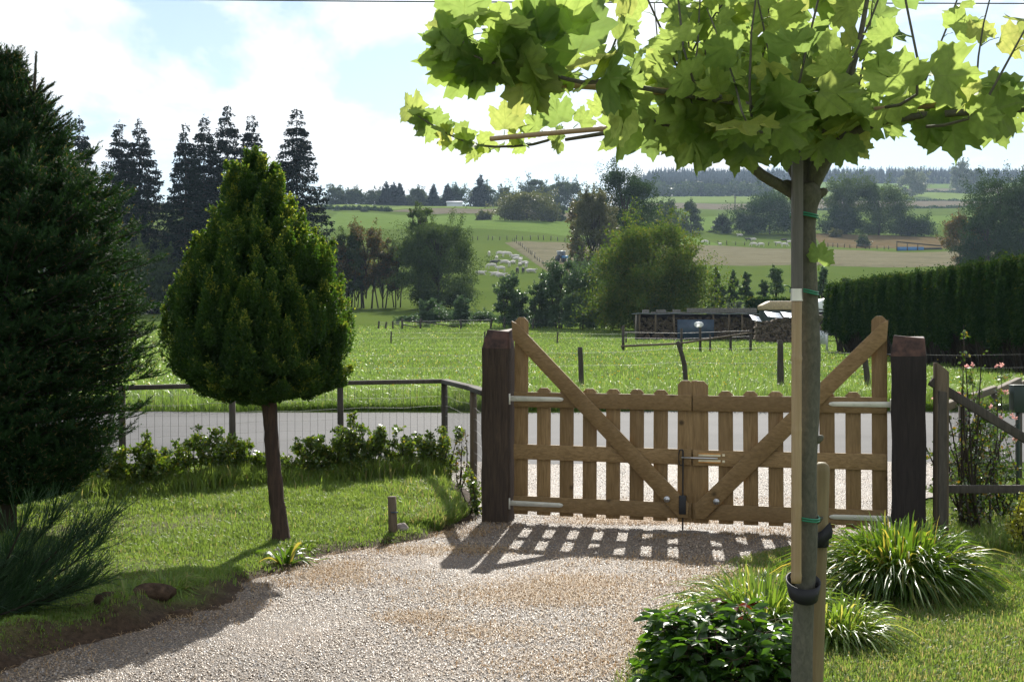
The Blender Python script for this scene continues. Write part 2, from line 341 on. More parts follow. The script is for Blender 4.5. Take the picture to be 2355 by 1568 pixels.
# ------------------------------------------------------------------ terrain
YT = [-50, 10.8, 15, 20.5, 22, 27, 40, 55, 80, 100, 120, 150, 180, 210, 260, 300, 363, 450, 600, 720, 850, 1200, 3200]
ZL = [0, 0, .05, .30, .44, .42, .48, .60, .80, 1.15, 1.9, 3.2, 5.0, 8.4, 13.4, 18, 26.6, 39.5, 60, 71, 70, 40, -60]
YR_ = [-50, 10.8, 15, 20.5, 22, 27, 40, 55, 80, 100, 120, 150, 180, 210, 260, 300, 363, 388, 420, 450, 500, 600, 700, 850, 1000, 1200, 1400, 1600, 1800, 2000, 2400, 3200]
ZR = [0, 0, .05, .30, .44, .42, .48, .60, .80, 1.15, 1.9, 3.2, 5.0, 7.8, 12.4, 16.5, 24.6, 27.7, 31.9, 35.4, 41, 54, 66, 84, 104, 130, 158, 186, 212, 232, 225, 150]
_lg = np.linspace(0, math.log(3200), 3000)
def _sm(Yk, Zk):
    z = np.interp(np.exp(_lg), Yk, Zk); k = np.hanning(41); k /= k.sum()
    zs = np.convolve(np.pad(z, 20, mode='edge'), k, 'valid'); wgt = smoothstep(4.0, 4.4, _lg)
    k2 = np.hanning(11); k2 /= k2.sum(); z2 = np.convolve(np.pad(z, 5, mode='edge'), k2, 'valid')
    return zs * wgt + z2 * (1 - wgt)
TL, TR_ = _sm(YT, ZL), _sm(YR_, ZR)
def gz(X, Y):
    X = np.asarray(X, float); Y = np.asarray(Y, float); Yc = np.maximum(Y, 1.0); lg = np.log(Yc)
    t = smoothstep(1180, 1520, CX + FD * X / np.maximum(Yc, 5))
    z = np.interp(lg, _lg, TL) * (1 - t) + np.interp(lg, _lg, TR_) * t
    z = z + vnoise(X, Y, .02, 3) * np.clip((Y - 150) * .004, 0, 1.2) + vnoise(X, Y, .35, 5) * .03 * smoothstep(24, 40, Y)
    return z
LE_Y = [2, 4, 6.08, 7.02, 7.58, 8.39, 9.02, 9.47, 9.97, 10.88, 15.2]; LE_X = [-3.8, -3.05, -2.35, -1.92, -1.72, -1.56, -1.38, -1.01, -.60, -.32, -1.1]
RE_Y = [2, 5.9, 7.46, 9.02, 9.9, 10.4, 15.2]; RE_X = [-.1, .52, .93, 1.60, 2.5, 3.1, 5.2]
def xl(Y): return np.interp(Y, LE_Y, LE_X)
def xr(Y): return np.interp(Y, RE_Y, RE_X)
def lawn_dist(X, Y): return (xl(Y) + .07 * vnoise(X, Y, 5, 8)) - X
def lz(X, Y):
    d = lawn_dist(X, Y)
    z = gz(X, Y) + .055 * smoothstep(-.02, .16, d) + .012 * vnoise(X, Y, 7, 9) * smoothstep(0, .3, d) + .07 * smoothstep(9.5, 12.5, Y)
    z = z + .10 * np.exp(-((d - .22) / .2) ** 2) * smoothstep(8.2, 7.3, Y) * (.55 + .6 * vnoise(X, Y, 6, 11)).clip(0, 1.3)
    return z - .05 * smoothstep(.0, -.09, d)
def grid_sheet(name, Xg, Yg, Zg, mat, mask=None, soil=None):
    n, m = Xg.shape; V = np.stack([Xg, Yg, Zg], -1).reshape(-1, 3); i = np.arange(n - 1)[:, None] * m; j = np.arange(m - 1)[None]
    F = np.stack([i + j, i + j + 1, i + m + j + 1, i + m + j], -1).reshape(-1, 4)
    if mask is not None: F = F[mask.reshape(-1)]
    b = B().add(V, F); o = struct(name, b, mat)
    if soil is not None:
        a = o.data.attributes.new('soil', 'FLOAT', 'POINT'); a.data.foreach_set('value', soil.astype('f').ravel())
    return o
rows = np.concatenate([np.linspace(-8, 4, 8)[:-1], np.arange(4, 30, .35), np.exp(np.linspace(math.log(30), math.log(3200), 210))])
us = np.concatenate([np.linspace(-1.1, -.45, 14)[:-1], np.linspace(-.45, .45, 200), np.linspace(.45, 1.1, 14)[1:]])
Yg, Ug = np.meshgrid(rows, us, indexing='ij'); Xg = Ug * (np.maximum(Yg, 0) + 8)
grid_sheet('ground', Xg, Yg, gz(Xg, Yg), M['ground'])
# lawn sheet, left of the drive
xs = np.arange(-8, .3, .05); ys = np.arange(4.5, 13.4, .06); Yl, Xl = np.meshgrid(ys, xs, indexing='ij')
dl = lawn_dist(Xl, Yl); mk = (dl[:-1, :-1] > -.16)
grid_sheet('lawn', Xl, Yl, lz(Xl, Yl) + .006, M['lawn'], mk, soil=1 - smoothstep(.0, .10 + (.12 + .22 * smoothstep(8.6, 7.4, Yl)) * (1 + vnoise(Xl, Yl, 3.2, 4)).clip(.1), dl) )
# gravel drive
ys = np.concatenate([np.arange(2.5, 15.25, .1)]); tt = np.linspace(0, 1, 30)
Yd, Td = np.meshgrid(ys, tt, indexing='ij'); Xd = (xl(Yd) - .12) * (1 - Td) + (xr(Yd) + .1 * vnoise(Yd, Yd, 2, 2)) * Td
grid_sheet('gravel_driveway', Xd, Yd, gz(Xd, Yd) + .014 + .004 * vnoise(Xd, Yd, 2, 21), M['gravel'])
# road
ys = np.linspace(15.1, 20.6, 12); xs = np.linspace(-40, 45, 90); Yr, Xr = np.meshgrid(ys, xs, indexing='ij')
wv = .10 * vnoise(Xr, Xr * .3, .7, 6) * (np.abs(Yr - 17.8) > 2.6)
grid_sheet('road', Xr, Yr + wv + .004 * Xr, gz(Xr, Yr + wv) + .012, M['road'])
# far fields, draped on the hill; corners as (bearing column, distance)
def field(name, corners, mat, lift=.25, n=60):
    (a, b_, c, d) = corners; t = np.linspace(0, 1, n); Tu, Tv = np.meshgrid(t, t)
    col = (a[0] * (1 - Tu) + b_[0] * Tu) * (1 - Tv) + (d[0] * (1 - Tu) + c[0] * Tu) * Tv
    Yy = (a[1] * (1 - Tu) + b_[1] * Tu) * (1 - Tv) + (d[1] * (1 - Tu) + c[1] * Tu) * Tv
    X = (col - CX) / FD * Yy; wob = 1 + .006 * np.sin(Tu * 19 + Tv * 5) * (lift < .4); Yy = Yy * wob; X = X * wob
    ed = np.minimum(np.minimum(Tu, 1 - Tu), np.minimum(Tv, 1 - Tv)); return grid_sheet(name, X, Yy, gz(X, Yy) + lift * (smoothstep(0, .06, ed) * 1.6 - .6), mat)
field('stubble_field', [(1262, 262), (1420, 262), (1430, 358), (1150, 358)], M['stubble'])
field('stubble_field', [(1500, 298), (2420, 298), (2400, 355), (1480, 386)], M['stubble'])
field('rough_pasture', [(1880, 393), (2240, 372), (2240, 446), (1860, 450)], M['rough'])
field('grey_field', [(880, 545), (1420, 505), (1420, 590), (900, 560)], M['plough'])
field('pale_pasture', [(740, 560), (1300, 595), (1300, 660), (740, 640)], M['pale'])
field('pasture', [(700, 400), (1700, 380), (1480, 495), (760, 535)], M['pasture'], .15)
field('pasture', [(1450, 460), (2300, 520), (2300, 660), (1480, 600)], M['pasture'], .15)
field('grey_field', [(1480, 780), (1840, 780), (1840, 900), (1480, 900)], M['plough'], .5)
field('pale_pasture', [(1480, 905), (1840, 905), (1840, 1040), (1480, 1040)], M['pale'], .5)
field('grey_field', [(1850, 790), (2500, 810), (2500, 980), (1850, 980)], M['plough'], .5)
field('pale_pasture', [(1850, 985), (2500, 985), (2500, 1200), (1850, 1200)], M['pale'], .5)
field('grey_field', [(1850, 1205), (2500, 1205), (2500, 1330), (1850, 1330)], M['plough'], .7)
field('pasture', [(1850, 1340), (2500, 1340), (2500, 1560), (1850, 1540)], M['pasture'], .7)

# ------------------------------------------------------------------ grass and gravel litter (stuff)
def blades(X, Y, Z, h, wd, lean=.5, seed=1, straw=.0, az=None):
    patch = (.5 + .42 * vnoise(X, Y, .55, seed) + .2 * vnoise(X, Y, 2.6, seed + 1)).clip(0, 1)
    r = np.random.default_rng(seed); n = len(X); th = r.uniform(0, 2 * np.pi, n) if az is None else az
    side = np.stack([np.cos(th), np.sin(th), np.zeros(n)], -1); fw = np.stack([-np.sin(th), np.cos(th), np.zeros(n)], -1)
    ln = (r.random(n) * lean)[:, None]; h = (h * (.5 + r.random(n)))[:, None]; wd = (wd * (.6 + .8 * r.random(n)))[:, None]
    p = np.stack([X, Y, Z], -1); up = np.array([0, 0, 1.])
    m = p + up * h * .55 + fw * ln * h * .35; t = p + up * h * (1 - .35 * ln) + fw * ln * h * 1.1
    V = np.stack([p - side * wd, p + side * wd, m + side * wd * .7, m - side * wd * .7, t], 1).reshape(-1, 3)
    i = np.arange(n)[:, None] * 5; Q = i + np.array([[0, 1, 2, 3]]); T = i + np.array([[3, 2, 4]])
    rv = (r.random(n) * .36 + .38 * patch).clip(0, .74); s = r.random(n) < straw * (1.6 - 1.2 * patch); rv[s] = .9 + .1 * r.random(s.sum())
    b = B(); b.add(V, Q, rv); b.F.append(T); b.r.append(rv); return b
def stuff(name, b, mat, label, cat):
    o = bpy.data.objects.new(name, b.mesh(name, mat)); C.objects.link(o); return tag(o, label, cat, kind='stuff')
# lawn grass on the left
n = 420000; Y = 5.6 + 7.6 * rng.random(n) ** .9; X = -.45 * Y + rng.random(n) * (.45 * Y + .2)
d = lawn_dist(X, Y); keep = (d > .04) & (rng.random(n) < smoothstep(-.02, .3, d) * (.72 + .5 * vnoise(X, Y, 1.7, 31)).clip(.15, 1)); X, Y = X[keep], Y[keep]
hh = .030 + .022 * smoothstep(8.5, 12, Y) + .012 * vnoise(X, Y, 2.5, 33)
stuff('lawn_grass', blades(X, Y, lz(X, Y), hh, .0032, .9, 2, .05), M['blade'], 'short sunlit grass of the lawn left of the gravel', 'grass')
# lawn grass on the right
n = 240000; Y = 4.6 + 7 * rng.random(n); X = xr(Y) - .06 + rng.random(n) ** 1.15 * (.43 * Y - xr(Y)).clip(.1)
keep = (rng.random(n) < (.6 + .5 * vnoise(X, Y, 2.1, 35)).clip(.1, 1)); X, Y = X[keep], Y[keep]
stuff('lawn_grass', blades(X, Y, gz(X, Y), .032, .0032, 1.0, 3, .25), M['blade'], 'patchy short grass right of the young tree', 'grass')
# meadow beyond the road
n = 520000; Y = 20.8 + 105 * rng.random(n) ** 2.1; X = (rng.random(n) * .86 - .43) * Y
hh = (.10 + .07 * (vnoise(X, Y, .9, 37) > -.1) + .16 * np.exp(-((Y - 21.6) / .9) ** 2)) * (.7 + .3 * smoothstep(45, 22, Y))
keep = rng.random(n) < (.75 + .5 * vnoise(X, Y, .5, 38)).clip(.2, 1)
stuff('meadow_grass', blades(X[keep], Y[keep], gz(X, Y)[keep] - .01, hh[keep], (.0045 + .00035 * (Y[keep] - 20)), 1.1, 4, .06), M['blade2'], 'long glistening grass of the meadow across the road', 'grass')
# yellow flowers in the meadow
n = 420; Y = 24 + 34 * rng.random(n); X = rng.normal(0, 1, n) * 3.2 + rng.choice([-2.2, 4.5, 9], n); keep = np.abs(X) < .4 * Y; X, Y = X[keep], Y[keep]
b = B()
for x, y in zip(X, Y):
    z = gz(x, y) + rng.uniform(.1, .2); s = .022; a = rng.uniform(0, 6.28)
    t = np.linspace(0, 6.283, 6)[:-1] + a; V = np.stack([x + s * np.cos(t), y + s * np.sin(t) * .7, z + s * .6 * np.sin(t)], -1); b.add(V, np.arange(5)[None], rng.random())
stuff('meadow_flowers', b, M['buttercup'], 'scattered yellow flowers in the meadow grass', 'flowers')
# stone chips of the drive
n = 90000; Y = 5.4 + 9.6 * rng.random(n) ** 1.25; X = xl(Y) + rng.random(n) * (xr(Y) - xl(Y)); s = rng.uniform(.003, .0085, n)
a = rng.uniform(0, 6.28, n); el = rng.uniform(.4, 1, n); base = np.array([[1, 0, 0], [0, 1, 0], [-1, 0, 0], [0, -1, 0], [.1, .1, .7]])
tl = rng.normal(0, .35, (n, 2))
vx = base[None, :, 0] * s[:, None]; vy = base[None, :, 1] * (s * el)[:, None]; vz = base[None, :, 2] * s[:, None]
V = np.stack([X[:, None] + vx * np.cos(a)[:, None] - vy * np.sin(a)[:, None], Y[:, None] + vx * np.sin(a)[:, None] + vy * np.cos(a)[:, None],
              (gz(X, Y) + .017)[:, None] + vz + vx * tl[:, :1] + vy * tl[:, 1:]], -1).reshape(-1, 3)
i = np.arange(n)[:, None, None] * 5; T = (i + np.array([[[0, 1, 4], [1, 2, 4], [2, 3, 4], [3, 0, 4]]])).reshape(-1, 3)
stuff('gravel_chips', B().add(V, T, np.repeat(rng.random(n), 4)), M['chip'], 'loose brown and grey stone chips of the drive', 'gravel')
# dry grass wisps on the drive
n = 90000; Y = 5.6 + 6.6 * rng.random(n); X = xl(Y) - .15 + rng.random(n) * (xr(Y) - xl(Y) + .3)
keep = rng.random(n) < ((vnoise(X, Y, 1.5, 41) * .9 - .25).clip(0, 1) * .8 + .9 * np.exp(-((Y - 10.15) / .3) ** 2) * (vnoise(X, Y, 2, 42) > 0) + .12 * np.exp(-((X - xl(Y)) / .2) ** 2)); X, Y = X[keep], Y[keep]
stuff('dry_grass', blades(X, Y, gz(X, Y) + .018, .022, .0022, 3.0, 5, .3), M['straw'], 'straw coloured dry grass wisps lying on the gravel', 'dry grass')

XS, YS = [], []
for (x, y, sx, sy, m_) in ((1240, 1375, .34, .22, 5200), (1330, 1345, .25, .16, 3000), (1500, 1205, .45, .07, 4200), (1400, 1195, .3, .08, 2000), (770, 1320, .16, .30, 2600), (960, 1425, .12, .10, 900), (1120, 1460, .25, .15, 1300), (1000, 1270, .35, .12, 2400), (1480, 1470, .16, .5, 2600), (1330, 1540, .3, .2, 1600)):
    Yc = 4758 / (y - HY); XS.append(WX(x, Yc) + rng.normal(size=m_) * sx); YS.append(Yc + rng.normal(size=m_) * sy)
X, Y = np.concatenate(XS), np.concatenate(YS); kp = (X > xl(Y) - .1) & (X < xr(Y)); X, Y = X[kp], Y[kp]
stuff('dry_grass', blades(X, Y, gz(X, Y) + .016, .017, .0026, 4.0, 25, .4), M['straw'], 'matted patches of dead straw coloured grass on the drive', 'dry grass')

# ------------------------------------------------------------------ foliage helpers
def leaves(P_, size, r, dirs=None, asp=.6, flat=0, rnd=None, fold=0, up=0.0):
    """one small diamond leaf per point"""
    n = len(P_); a = unit(r.normal(size=(n, 3)) + (0 if dirs is None else dirs)); q = r.normal(size=(n, 3)); q[:, 2] *= (1 - flat)
    s = unit(np.cross(a, q)); size = (size * r.uniform(.6, 1.3, n))[:, None] if np.isscalar(size) else np.asarray(size)[:, None]
    p = np.asarray(P_); V = np.stack([p, p + a * size * .45 + s * size * asp * .5, p + a * size, p + a * size * .45 - s * size * asp * .5], 1).reshape(-1, 3)
    F = np.arange(n)[:, None] * 4 + np.arange(4)[None]; return V, F, (r.random(n) if rnd is None else rnd)
SEED = [100]
def nr(): SEED[0] += 1; return np.random.default_rng(SEED[0])
def decid(name, label, col, Y, top, width, mat, base=None, cat='tree', group=None, nl=4500, ls=None, low=.12, shape='round', trunks=1, dens=1., lean=0):
    """broadleaved tree at bearing column col and distance Y, top given as picture row, width in picture px"""
    r = nr(); X = WX(col, Y); z0 = float(gz(X, Y)) if base is None else base; H = PZ(top, Y) - z0; Wd = width / FD * Y
    root = thing(name, label, cat, (X, Y, z0), group); o = np.array([X, Y, z0]); ls = ls or max(.05, 2.4 * Y / 1293 * .75)
    K = int(34 * dens) + 8; cs = []; nl = int(nl * 3.4); ls = ls * .86
    while len(cs) < K:
        t = r.uniform(low, .96); a = r.uniform(0, 6.283)
        if shape == 'round': prof = math.sqrt(max(0, 1 - ((t - .5) / .52) ** 2))
        elif shape == 'cone': prof = (1 - t) ** .7 * 1.0 + .12
        elif shape == 'spread': prof = math.sqrt(max(0, 1 - ((t - .42) / .60) ** 2))
        elif shape == 'vase': prof = .35 + .65 * math.sin(min(1, t * 1.2) * 2.2)
        else: prof = .85
        rad = prof * Wd / 2 * .86 * math.sqrt(r.random() * .85 + .15)
        cs.append((rad * math.cos(a) + lean * t * H, rad * math.sin(a), t * H * .95, prof))
    cs = np.array(cs); lb = B(); n_each = nl // len(cs)
    P_ = []
    for c in cs:
        rr = Wd * r.uniform(.10, .19) * (.6 + .6 * c[3]); q = unit(r.normal(size=(n_each, 3))) * (r.random(n_each)[:, None] ** .4) * rr * [1, 1, .7]
        sx = r.uniform(.75, 1.35); P_.append(q * [sx, 1, 1 / sx] + c[:3] * [1.04, 1.04, 1] + o)
        if r.random() < .5: dd_ = unit(c[:3] - [0, 0, H * .4]) ; m_q = n_each // 5; P_.append(c[:3] + o + dd_ * (rr * (.8 + 1.1 * r.random((m_q, 1)))) + r.normal(size=(m_q, 3)) * rr * .16)
    P_ = np.concatenate(P_); P_ = P_[P_[:, 2] > z0 + .03 * H]
    out = unit((P_ - o - [0, 0, H * .45])) * .7; lb.add(*leaves(P_, ls, r, out, .7))
    tb = B()
    for k in range(trunks):
        off = np.array([r.uniform(-1, 1) * Wd * .16, r.uniform(-1, 1) * Wd * .12, 0]) if trunks > 1 else np.zeros(3)
        tr = max(.02 * H / max(1, trunks ** .5), .06); tipo = np.array([lean * H + off[0] * 1.8, off[1] * 1.5, H * .8])
        pts = smooth_path([o + off - [0, 0, .3], o + off + tipo * .3 + r.normal(size=3) * .01 * H, o + off * 1.1 + tipo * .65, o + tipo], 8)
        tb.add(*tube(pts, np.linspace(tr, tr * .2, 8), 6))
    lm = tb
    for c in cs[::2]:
        h0 = max(.12, c[2] / H - .25) * H; s = o + [lean * h0, 0, h0 * .9]; e = o + c[:3]
        lm.add(*tube(smooth_path([s, (s + e) / 2 + [0, 0, .02 * H], e], 5), np.linspace(.006 * H, .0022 * H, 5), 4))
    part('trunk', tb, M['darkbark'], root, True)
    part('crown', lb, mat, root); return root
def spruce(name, label, col, Y, top, width, mat, base=None, group=None, levels=26, per=9, ls=None, skirt=.04, droop=.35, irr=.35):
    r = nr(); X = WX(col, Y); z0 = float(gz(X, Y)) if base is None else base; H = PZ(top, Y) - z0; Wd = width / FD * Y
    root = thing(name, label, 'tree', (X, Y, z0), group); o = np.array([X, Y, z0]); ls = ls or max(.06, 2.2 * Y / 1293)
    tb = B().add(*tube([o - [0, 0, .3], o + [0, 0, H * .5], o + [0, 0, H * .97]], [.011 * H + .03, .007 * H + .015, .012], 6))
    lb = B(); bb = tb; PP = []; DD = []
    for i in range(levels):
        t = skirt + (1 - skirt) * (i + r.random() * .6) / levels; f = (1 - t) ** .80 * (.8 + .2 * smoothstep(1.0, .75, t))
        for k in range(per if t < .9 else 5):
            a = r.uniform(0, 6.283); Ln = Wd / 2 * f * r.uniform(1 - irr, 1.12) + .012 * H; d = np.array([math.cos(a), math.sin(a), 0])
            s = np.linspace(0, 1, 5)[:, None]; dr = droop * (1 - .6 * t)
            path = o + [0, 0, t * H] + d * Ln * s + np.array([0, 0, 1.]) * Ln * (-dr * 1.5 * s + dr * 1.0 * s ** 2.4)
            bb.add(*tube(path, np.linspace(.0022 * H, .0008 * H, 5), 3, False))
            m = max(5, int(Ln / ls * 8.5)); u = r.random(m) ** .55; q = np.stack([np.interp(u, s[:, 0], path[:, j]) for j in range(3)], -1)
            lat = np.cross(d, [0, 0, 1.]); w_ = Ln * .16 * (1.25 - u); q = q + lat * (r.normal(size=m) * w_)[:, None] - np.array([0, 0, 1.]) * (np.abs(r.normal(size=m)) * ls * .8)[:, None]
            PP.append(q); DD.append(np.repeat((d * 1.6 + [0, 0, -.7])[None], m, 0))
    PP = np.concatenate(PP); DD = np.concatenate(DD); lb.add(*leaves(PP, ls, r, DD, .5))
    tp = o + [0, 0, H * .93]; q = tp + np.array([0, 0, 1.]) * r.random((20, 1)) * H * .07; lb.add(*leaves(q, ls * .6, r, np.array([0, 0, .6]), .4))
    part('trunk', tb, M['darkbark'], root, True); part('crown', lb, mat, root); return root

# ------------------------------------------------------------------ double gate, gateposts
GL, GR_ = np.array([.02, 10.8, 0]), np.array([2.88, 9.9, 0])
gd = unit(GR_ - GL); gn = np.array([gd[1], -gd[0], 0])        # gn points to the camera
def board(w_, z0, z1, ch=.03): return [(0, z0), (w_, z0), (w_, z1 - ch), (w_ - ch, z1), (ch, z1), (0, z1 - ch)]
def gate_leaf(mirror, label, sag):
    hinge = GL if not mirror else GR_; ex = (gd if not mirror else -gd) * 1.0
    ex = unit(ex + np.array([0, 0, sag])); ez = unit(np.array([0, 0, 1.]) - ex * ex[2])
    fr = frame(hinge, ex, gn, ez); root = thing('gate_leaf', label, 'gate', hinge, 'leaves of the wooden double gate')
    def sub(name, geo, mat=M['gatev'], bevel=.003): return part(name, B().add(*geo), mat, root, bevel=bevel)
    WB = .115; pitch = (1.488 - WB) / 7
    for k in range(8):
        top = 1.72 if k == 0 else (1.215 if k == 7 else 1.137); u = k * pitch
        o2 = frame(hinge + ex * u, ex, gn, ez); sub('slat' if 0 < k < 7 else 'stile', prism(o2, board(WB if k < 7 else .125, .08, top, .034 if k in (0, 7) else .028), -.012, .012))
    for z in (1.10, .667, .237): sub('rail', box(fr, .003, 1.49, .0145, .040, z - .125, z), M['gate'])
    sub('brace', prism(fr, [(-.012, 1.69), (0.0, 1.535), (1.395, .122), (1.465, .122), (1.475, .235), (.04, 1.665)], .0425, .066), M['gate'])
    # strap hinges
    for z in (1.045, .175):
        h = B().add(*prism(fr, [(-.035, z - .022), (.40, z - .018), (.425, z - .012), (.435, z), (.425, z + .012), (.40, z + .018), (-.035, z + .022)], .0425, .048))
        h.add(*tube([fr[0] + ex * -.035 + gn * .046 + ez * (z - .05), fr[0] + ex * -.035 + gn * .046 + ez * (z + .04)], .014, 10))
        for u in (.03, .12, .24, .40): h.add(*tube([fr[0] + ex * u + gn * .048 + ez * z, fr[0] + ex * u + gn * .052 + ez * z], .007, 8))
        sub('strap_hinge', (np.concatenate(h.V), h.F), M['zinc'], .001)
    q = fr[0] + ex * 1.30 + gn * .067 + ez * .265; c = B()
    c.add(*tube([q, q + gn * .014], [.026, .024], 16)); c.add(*tube([q + gn * .014, q + gn * .022], [.010, .008], 8)); sub('round_cap', (np.concatenate(c.V), c.F), M['steel'], 0)
    return root, fr
lg_, fl = gate_leaf(False, 'left leaf of the wooden double gate, with the black drop bolt', -.0035)
rg_, fr2 = gate_leaf(True, 'right leaf of the wooden double gate, carrying the sliding bolt', -.006)
part('closing_board', B().add(*prism(frame(fl[0] + fl[1] * 1.455, fl[1], gn, fl[3]), board(.10, .09, 1.215, .03), -.036, -.014)), M['gatev'], lg_, bevel=.003)
e = fl; q = e[0] + e[1] * 1.425
b = B().add(*tube([q + gn * .055 + e[3] * z for z in (.0, .3, .62, .66)], .0065, 8)); b.add(*tube(smooth_path([q + gn * .055 + e[3] * .66, q + e[1] * -.03 + gn * .055 + e[3] * .655, q + e[1] * -.03 + gn * .055 + e[3] * .55, q + gn * .055 + e[3] * .54], 8), .005, 6))
dbt = part('drop_bolt', b, M['iron'], lg_, True); part('bolt_housing', B().add(*box(frame(q, e[1], gn, e[3]), -.028, .028, .0415, .075, .15, .30)), M['iron'], dbt, bevel=.004)
e = fr2; q = e[0] + e[1] * 1.37
sb = part('sliding_bolt', B().add(*tube([q + e[1] * -.08 + gn * .062 + e[3] * .605, q + e[1] * .21 + gn * .062 + e[3] * .605], .007, 8)), M['steel'], rg_)
b = B()
for s in (-1, 1): b.add(*box(frame(q, e[1], gn, e[3]), -.10, .075, .0415, .0465, .605 + s * .022 - .008, .605 + s * .022 + .008))
part('backing_plate', b, M['cream'], sb, bevel=.001)
b = B()
for s in (-1, 1): b.add(*box(frame(q, e[1], gn, e[3]), -.10, .075, .047, .049, .605 + s * .034 - .0035, .605 + s * .034 + .0035))
part('backing_strip', b, M['orange'], sb)
for s in (-1, 1): part('keeper_plate', B().add(*box(frame(q, e[1], gn, e[3]), -.135, -.115, .0415, .0465, .605 + s * .025 - .009, .605 + s * .025 + .009)), M['cream'], sb, bevel=.001)
def gatepost(cx, cy, wd, dp, h, mat, label, chamf):
    root = thing('gatepost', label, 'gatepost', (cx, cy, 0), 'gateposts'); fr = frame((cx, cy, 0), gd, gn, (0, 0, 1)); w2 = wd / 2; n = 9
    b = B(); zs = np.linspace(-.3, h - .16, n); V = []
    r = nr()
    for z in zs:
        j = r.normal(size=(4, 2)) * .004
        for (x, y), jj in zip(((-w2, -dp / 2), (w2, -dp / 2), (w2, dp / 2), (-w2, dp / 2)), j): V.append(fr[0] + fr[1] * (x + jj[0]) + fr[2] * (y + jj[1]) + np.array([0, 0, z]))
    F = [[k * 4 + a, k * 4 + (a + 1) % 4, k * 4 + 4 + (a + 1) % 4, k * 4 + 4 + a] for k in range(n - 1) for a in range(4)]
    b.add(V, np.array(F)); part('post_body', b, mat, root, bevel=.004)
    b = B(); ring0 = np.array(V[-4:]); o = fr[0]
    hs = chamf
    top = np.array([o + fr[1] * x + fr[2] * y + np.array([0, 0, z]) for x, y, z in hs])
    b.add(np.concatenate([ring0, top]), [np.array([[0, 1, 5, 4], [1, 2, 6, 5], [2, 3, 7, 6], [3, 0, 4, 7], [4, 5, 6, 7]])]); part('rough_top', b, M['raw'], root, bevel=.008, label='raw reddish weathered top'); return root
gatepost(-.115, 10.86, .23, .20, 1.62, M['sleeper'], 'brown old timber gatepost left of the gate', [(-.07, -.08, 1.60), (.11, -.07, 1.63), (.11, .06, 1.60), (-.075, .07, 1.62)])
gatepost(3.02, 9.84, .25, .20, 1.575, M['tarred'], 'near-black timber gatepost right of the gate', [(-.11, -.08, 1.56), (.11, -.07, 1.565), (.115, .07, 1.55), (-.11, .08, 1.575)])
# ------------------------------------------------------------------ garden fence left, funnelling to the gate
def mesh_panel(b, a, c, h0, h1, dv=.075, hz=.1, rw=.0016):
    a = np.array(a); c = np.array(c); n = int(np.linalg.norm(c - a) / dv)
    for k in range(n + 1):
        p = a + (c - a) * k / n; b.add(*tube([p + [0, 0, h0], p + [0, 0, h1]], rw, 3, False))
    for z in np.arange(h0, h1 + .01, hz):
        m = 6; pts = [a + (c - a) * t + np.array([0, 0, z + .008 * math.sin(t * 9 + z * 7)]) for t in np.linspace(0, 1, m)]; b.add(*tube(pts, rw, 3, False))
fp = [(-4.6, 11.75), (-3.65, 12.1), (-2.76, 12.75), (-1.76, 13.25), (-.72, 13.75), (-.36, 12.0), (-.22, 10.95)]
root = thing('garden_fence', 'dark rail and wire mesh fence behind the young hedge', 'fence', (-2, 12.9, .05))
for k, (x, y) in enumerate(fp[:-1]):
    z = float(gz(x, y)); h = 1.055; rr = .034 if k < 4 else .036
    part('post', B().add(*tube([(x, y, z - .2), (x + .004, y, .5), (x, y, h)], [rr, rr * .97, rr * .94], 10, wob=.06, seed=k)), M['fence' if k != 5 else 'fencebrown'], root, True)
for k in range(len(fp) - 1):
    a = np.array([*fp[k], 1.075]); c = np.array([*fp[k + 1], 1.075 + (.0 if k < 4 else .005 * (k - 4))]); d = c - a; ln = np.linalg.norm(d)
    part('rail', B().add(*box(frame(a, d, np.cross([0, 0, 1], d), (0, 0, 1)), .002, ln - .002, -.045, .045, -.022, .022)), M['fence'], root, bevel=.004)
b = B()
for k in range(len(fp) - 1): mesh_panel(b, (*fp[k], 0), (*fp[k + 1], 0), float(gz(*fp[k])) + .08, 1.04)
part('wire_mesh', b, M['wire'], root)
# ------------------------------------------------------------------ fence on the right of the gate
root = thing('corner_fence', 'grey post, sloping strut and rails right of the black gatepost', 'fence', (3.2, 9.7, 0))
fr = frame((3.235, 9.72, 0), (1, 0, 0), (0, 1, 0), (0, 0, 1))
part('post', B().add(*prism(fr, [(-.055, -.2), (.035, -.2), (.035, 1.30), (-.055, 1.37)], -.05, .05)), M['fencebrown'], root, bevel=.004)
part('post', B().add(*prism(frame((3.215, 9.66, 0), (1, 0, 0), (0, 1, 0), (0, 0, 1)), [(-.03, 0), (.03, 0), (.03, 1.15), (-.03, 1.16)], -.02, .012)), M['fence'], root, bevel=.004)
a, c = P(2140, 876, 9.75), P(2420, 1046, 9.6)
part('strut', B().add(*box(frame(a, c - a, (0, 1, 0), np.cross(unit(c - a), [0, 1, 0])), 0, np.linalg.norm(c - a), -.02, .02, -.033, .033)), M['fence'], root, bevel=.004)
part('rail', B().add(*box(W0, 3.28, 4.2, 9.72, 9.76, .385, .445)), M['fence'], root, bevel=.004)
f2 = [(3.28, 9.8), (3.75, 10.75), (4.55, 12.2), (5.45, 13.9), (6.3, 15.0)]
for k, (x, y) in enumerate(f2[1:]): part('post', B().add(*tube([(x, y, -.1), (x, y, 1.06)], .036, 10, wob=.06, seed=k + 50)), M['fence'], root, True)
for k in range(4):
    a = np.array([*f2[k], 1.03 + .0 * k]); c = np.array([*f2[k + 1], 1.04 + .02 * k]); d = c - a
    part('rail', B().add(*box(frame(a, d, np.cross([0, 0, 1], d), (0, 0, 1)), .002, np.linalg.norm(d) - .002, -.03, .03, -.03, .03)), M['fencebrown'], root, bevel=.004)
b = B()
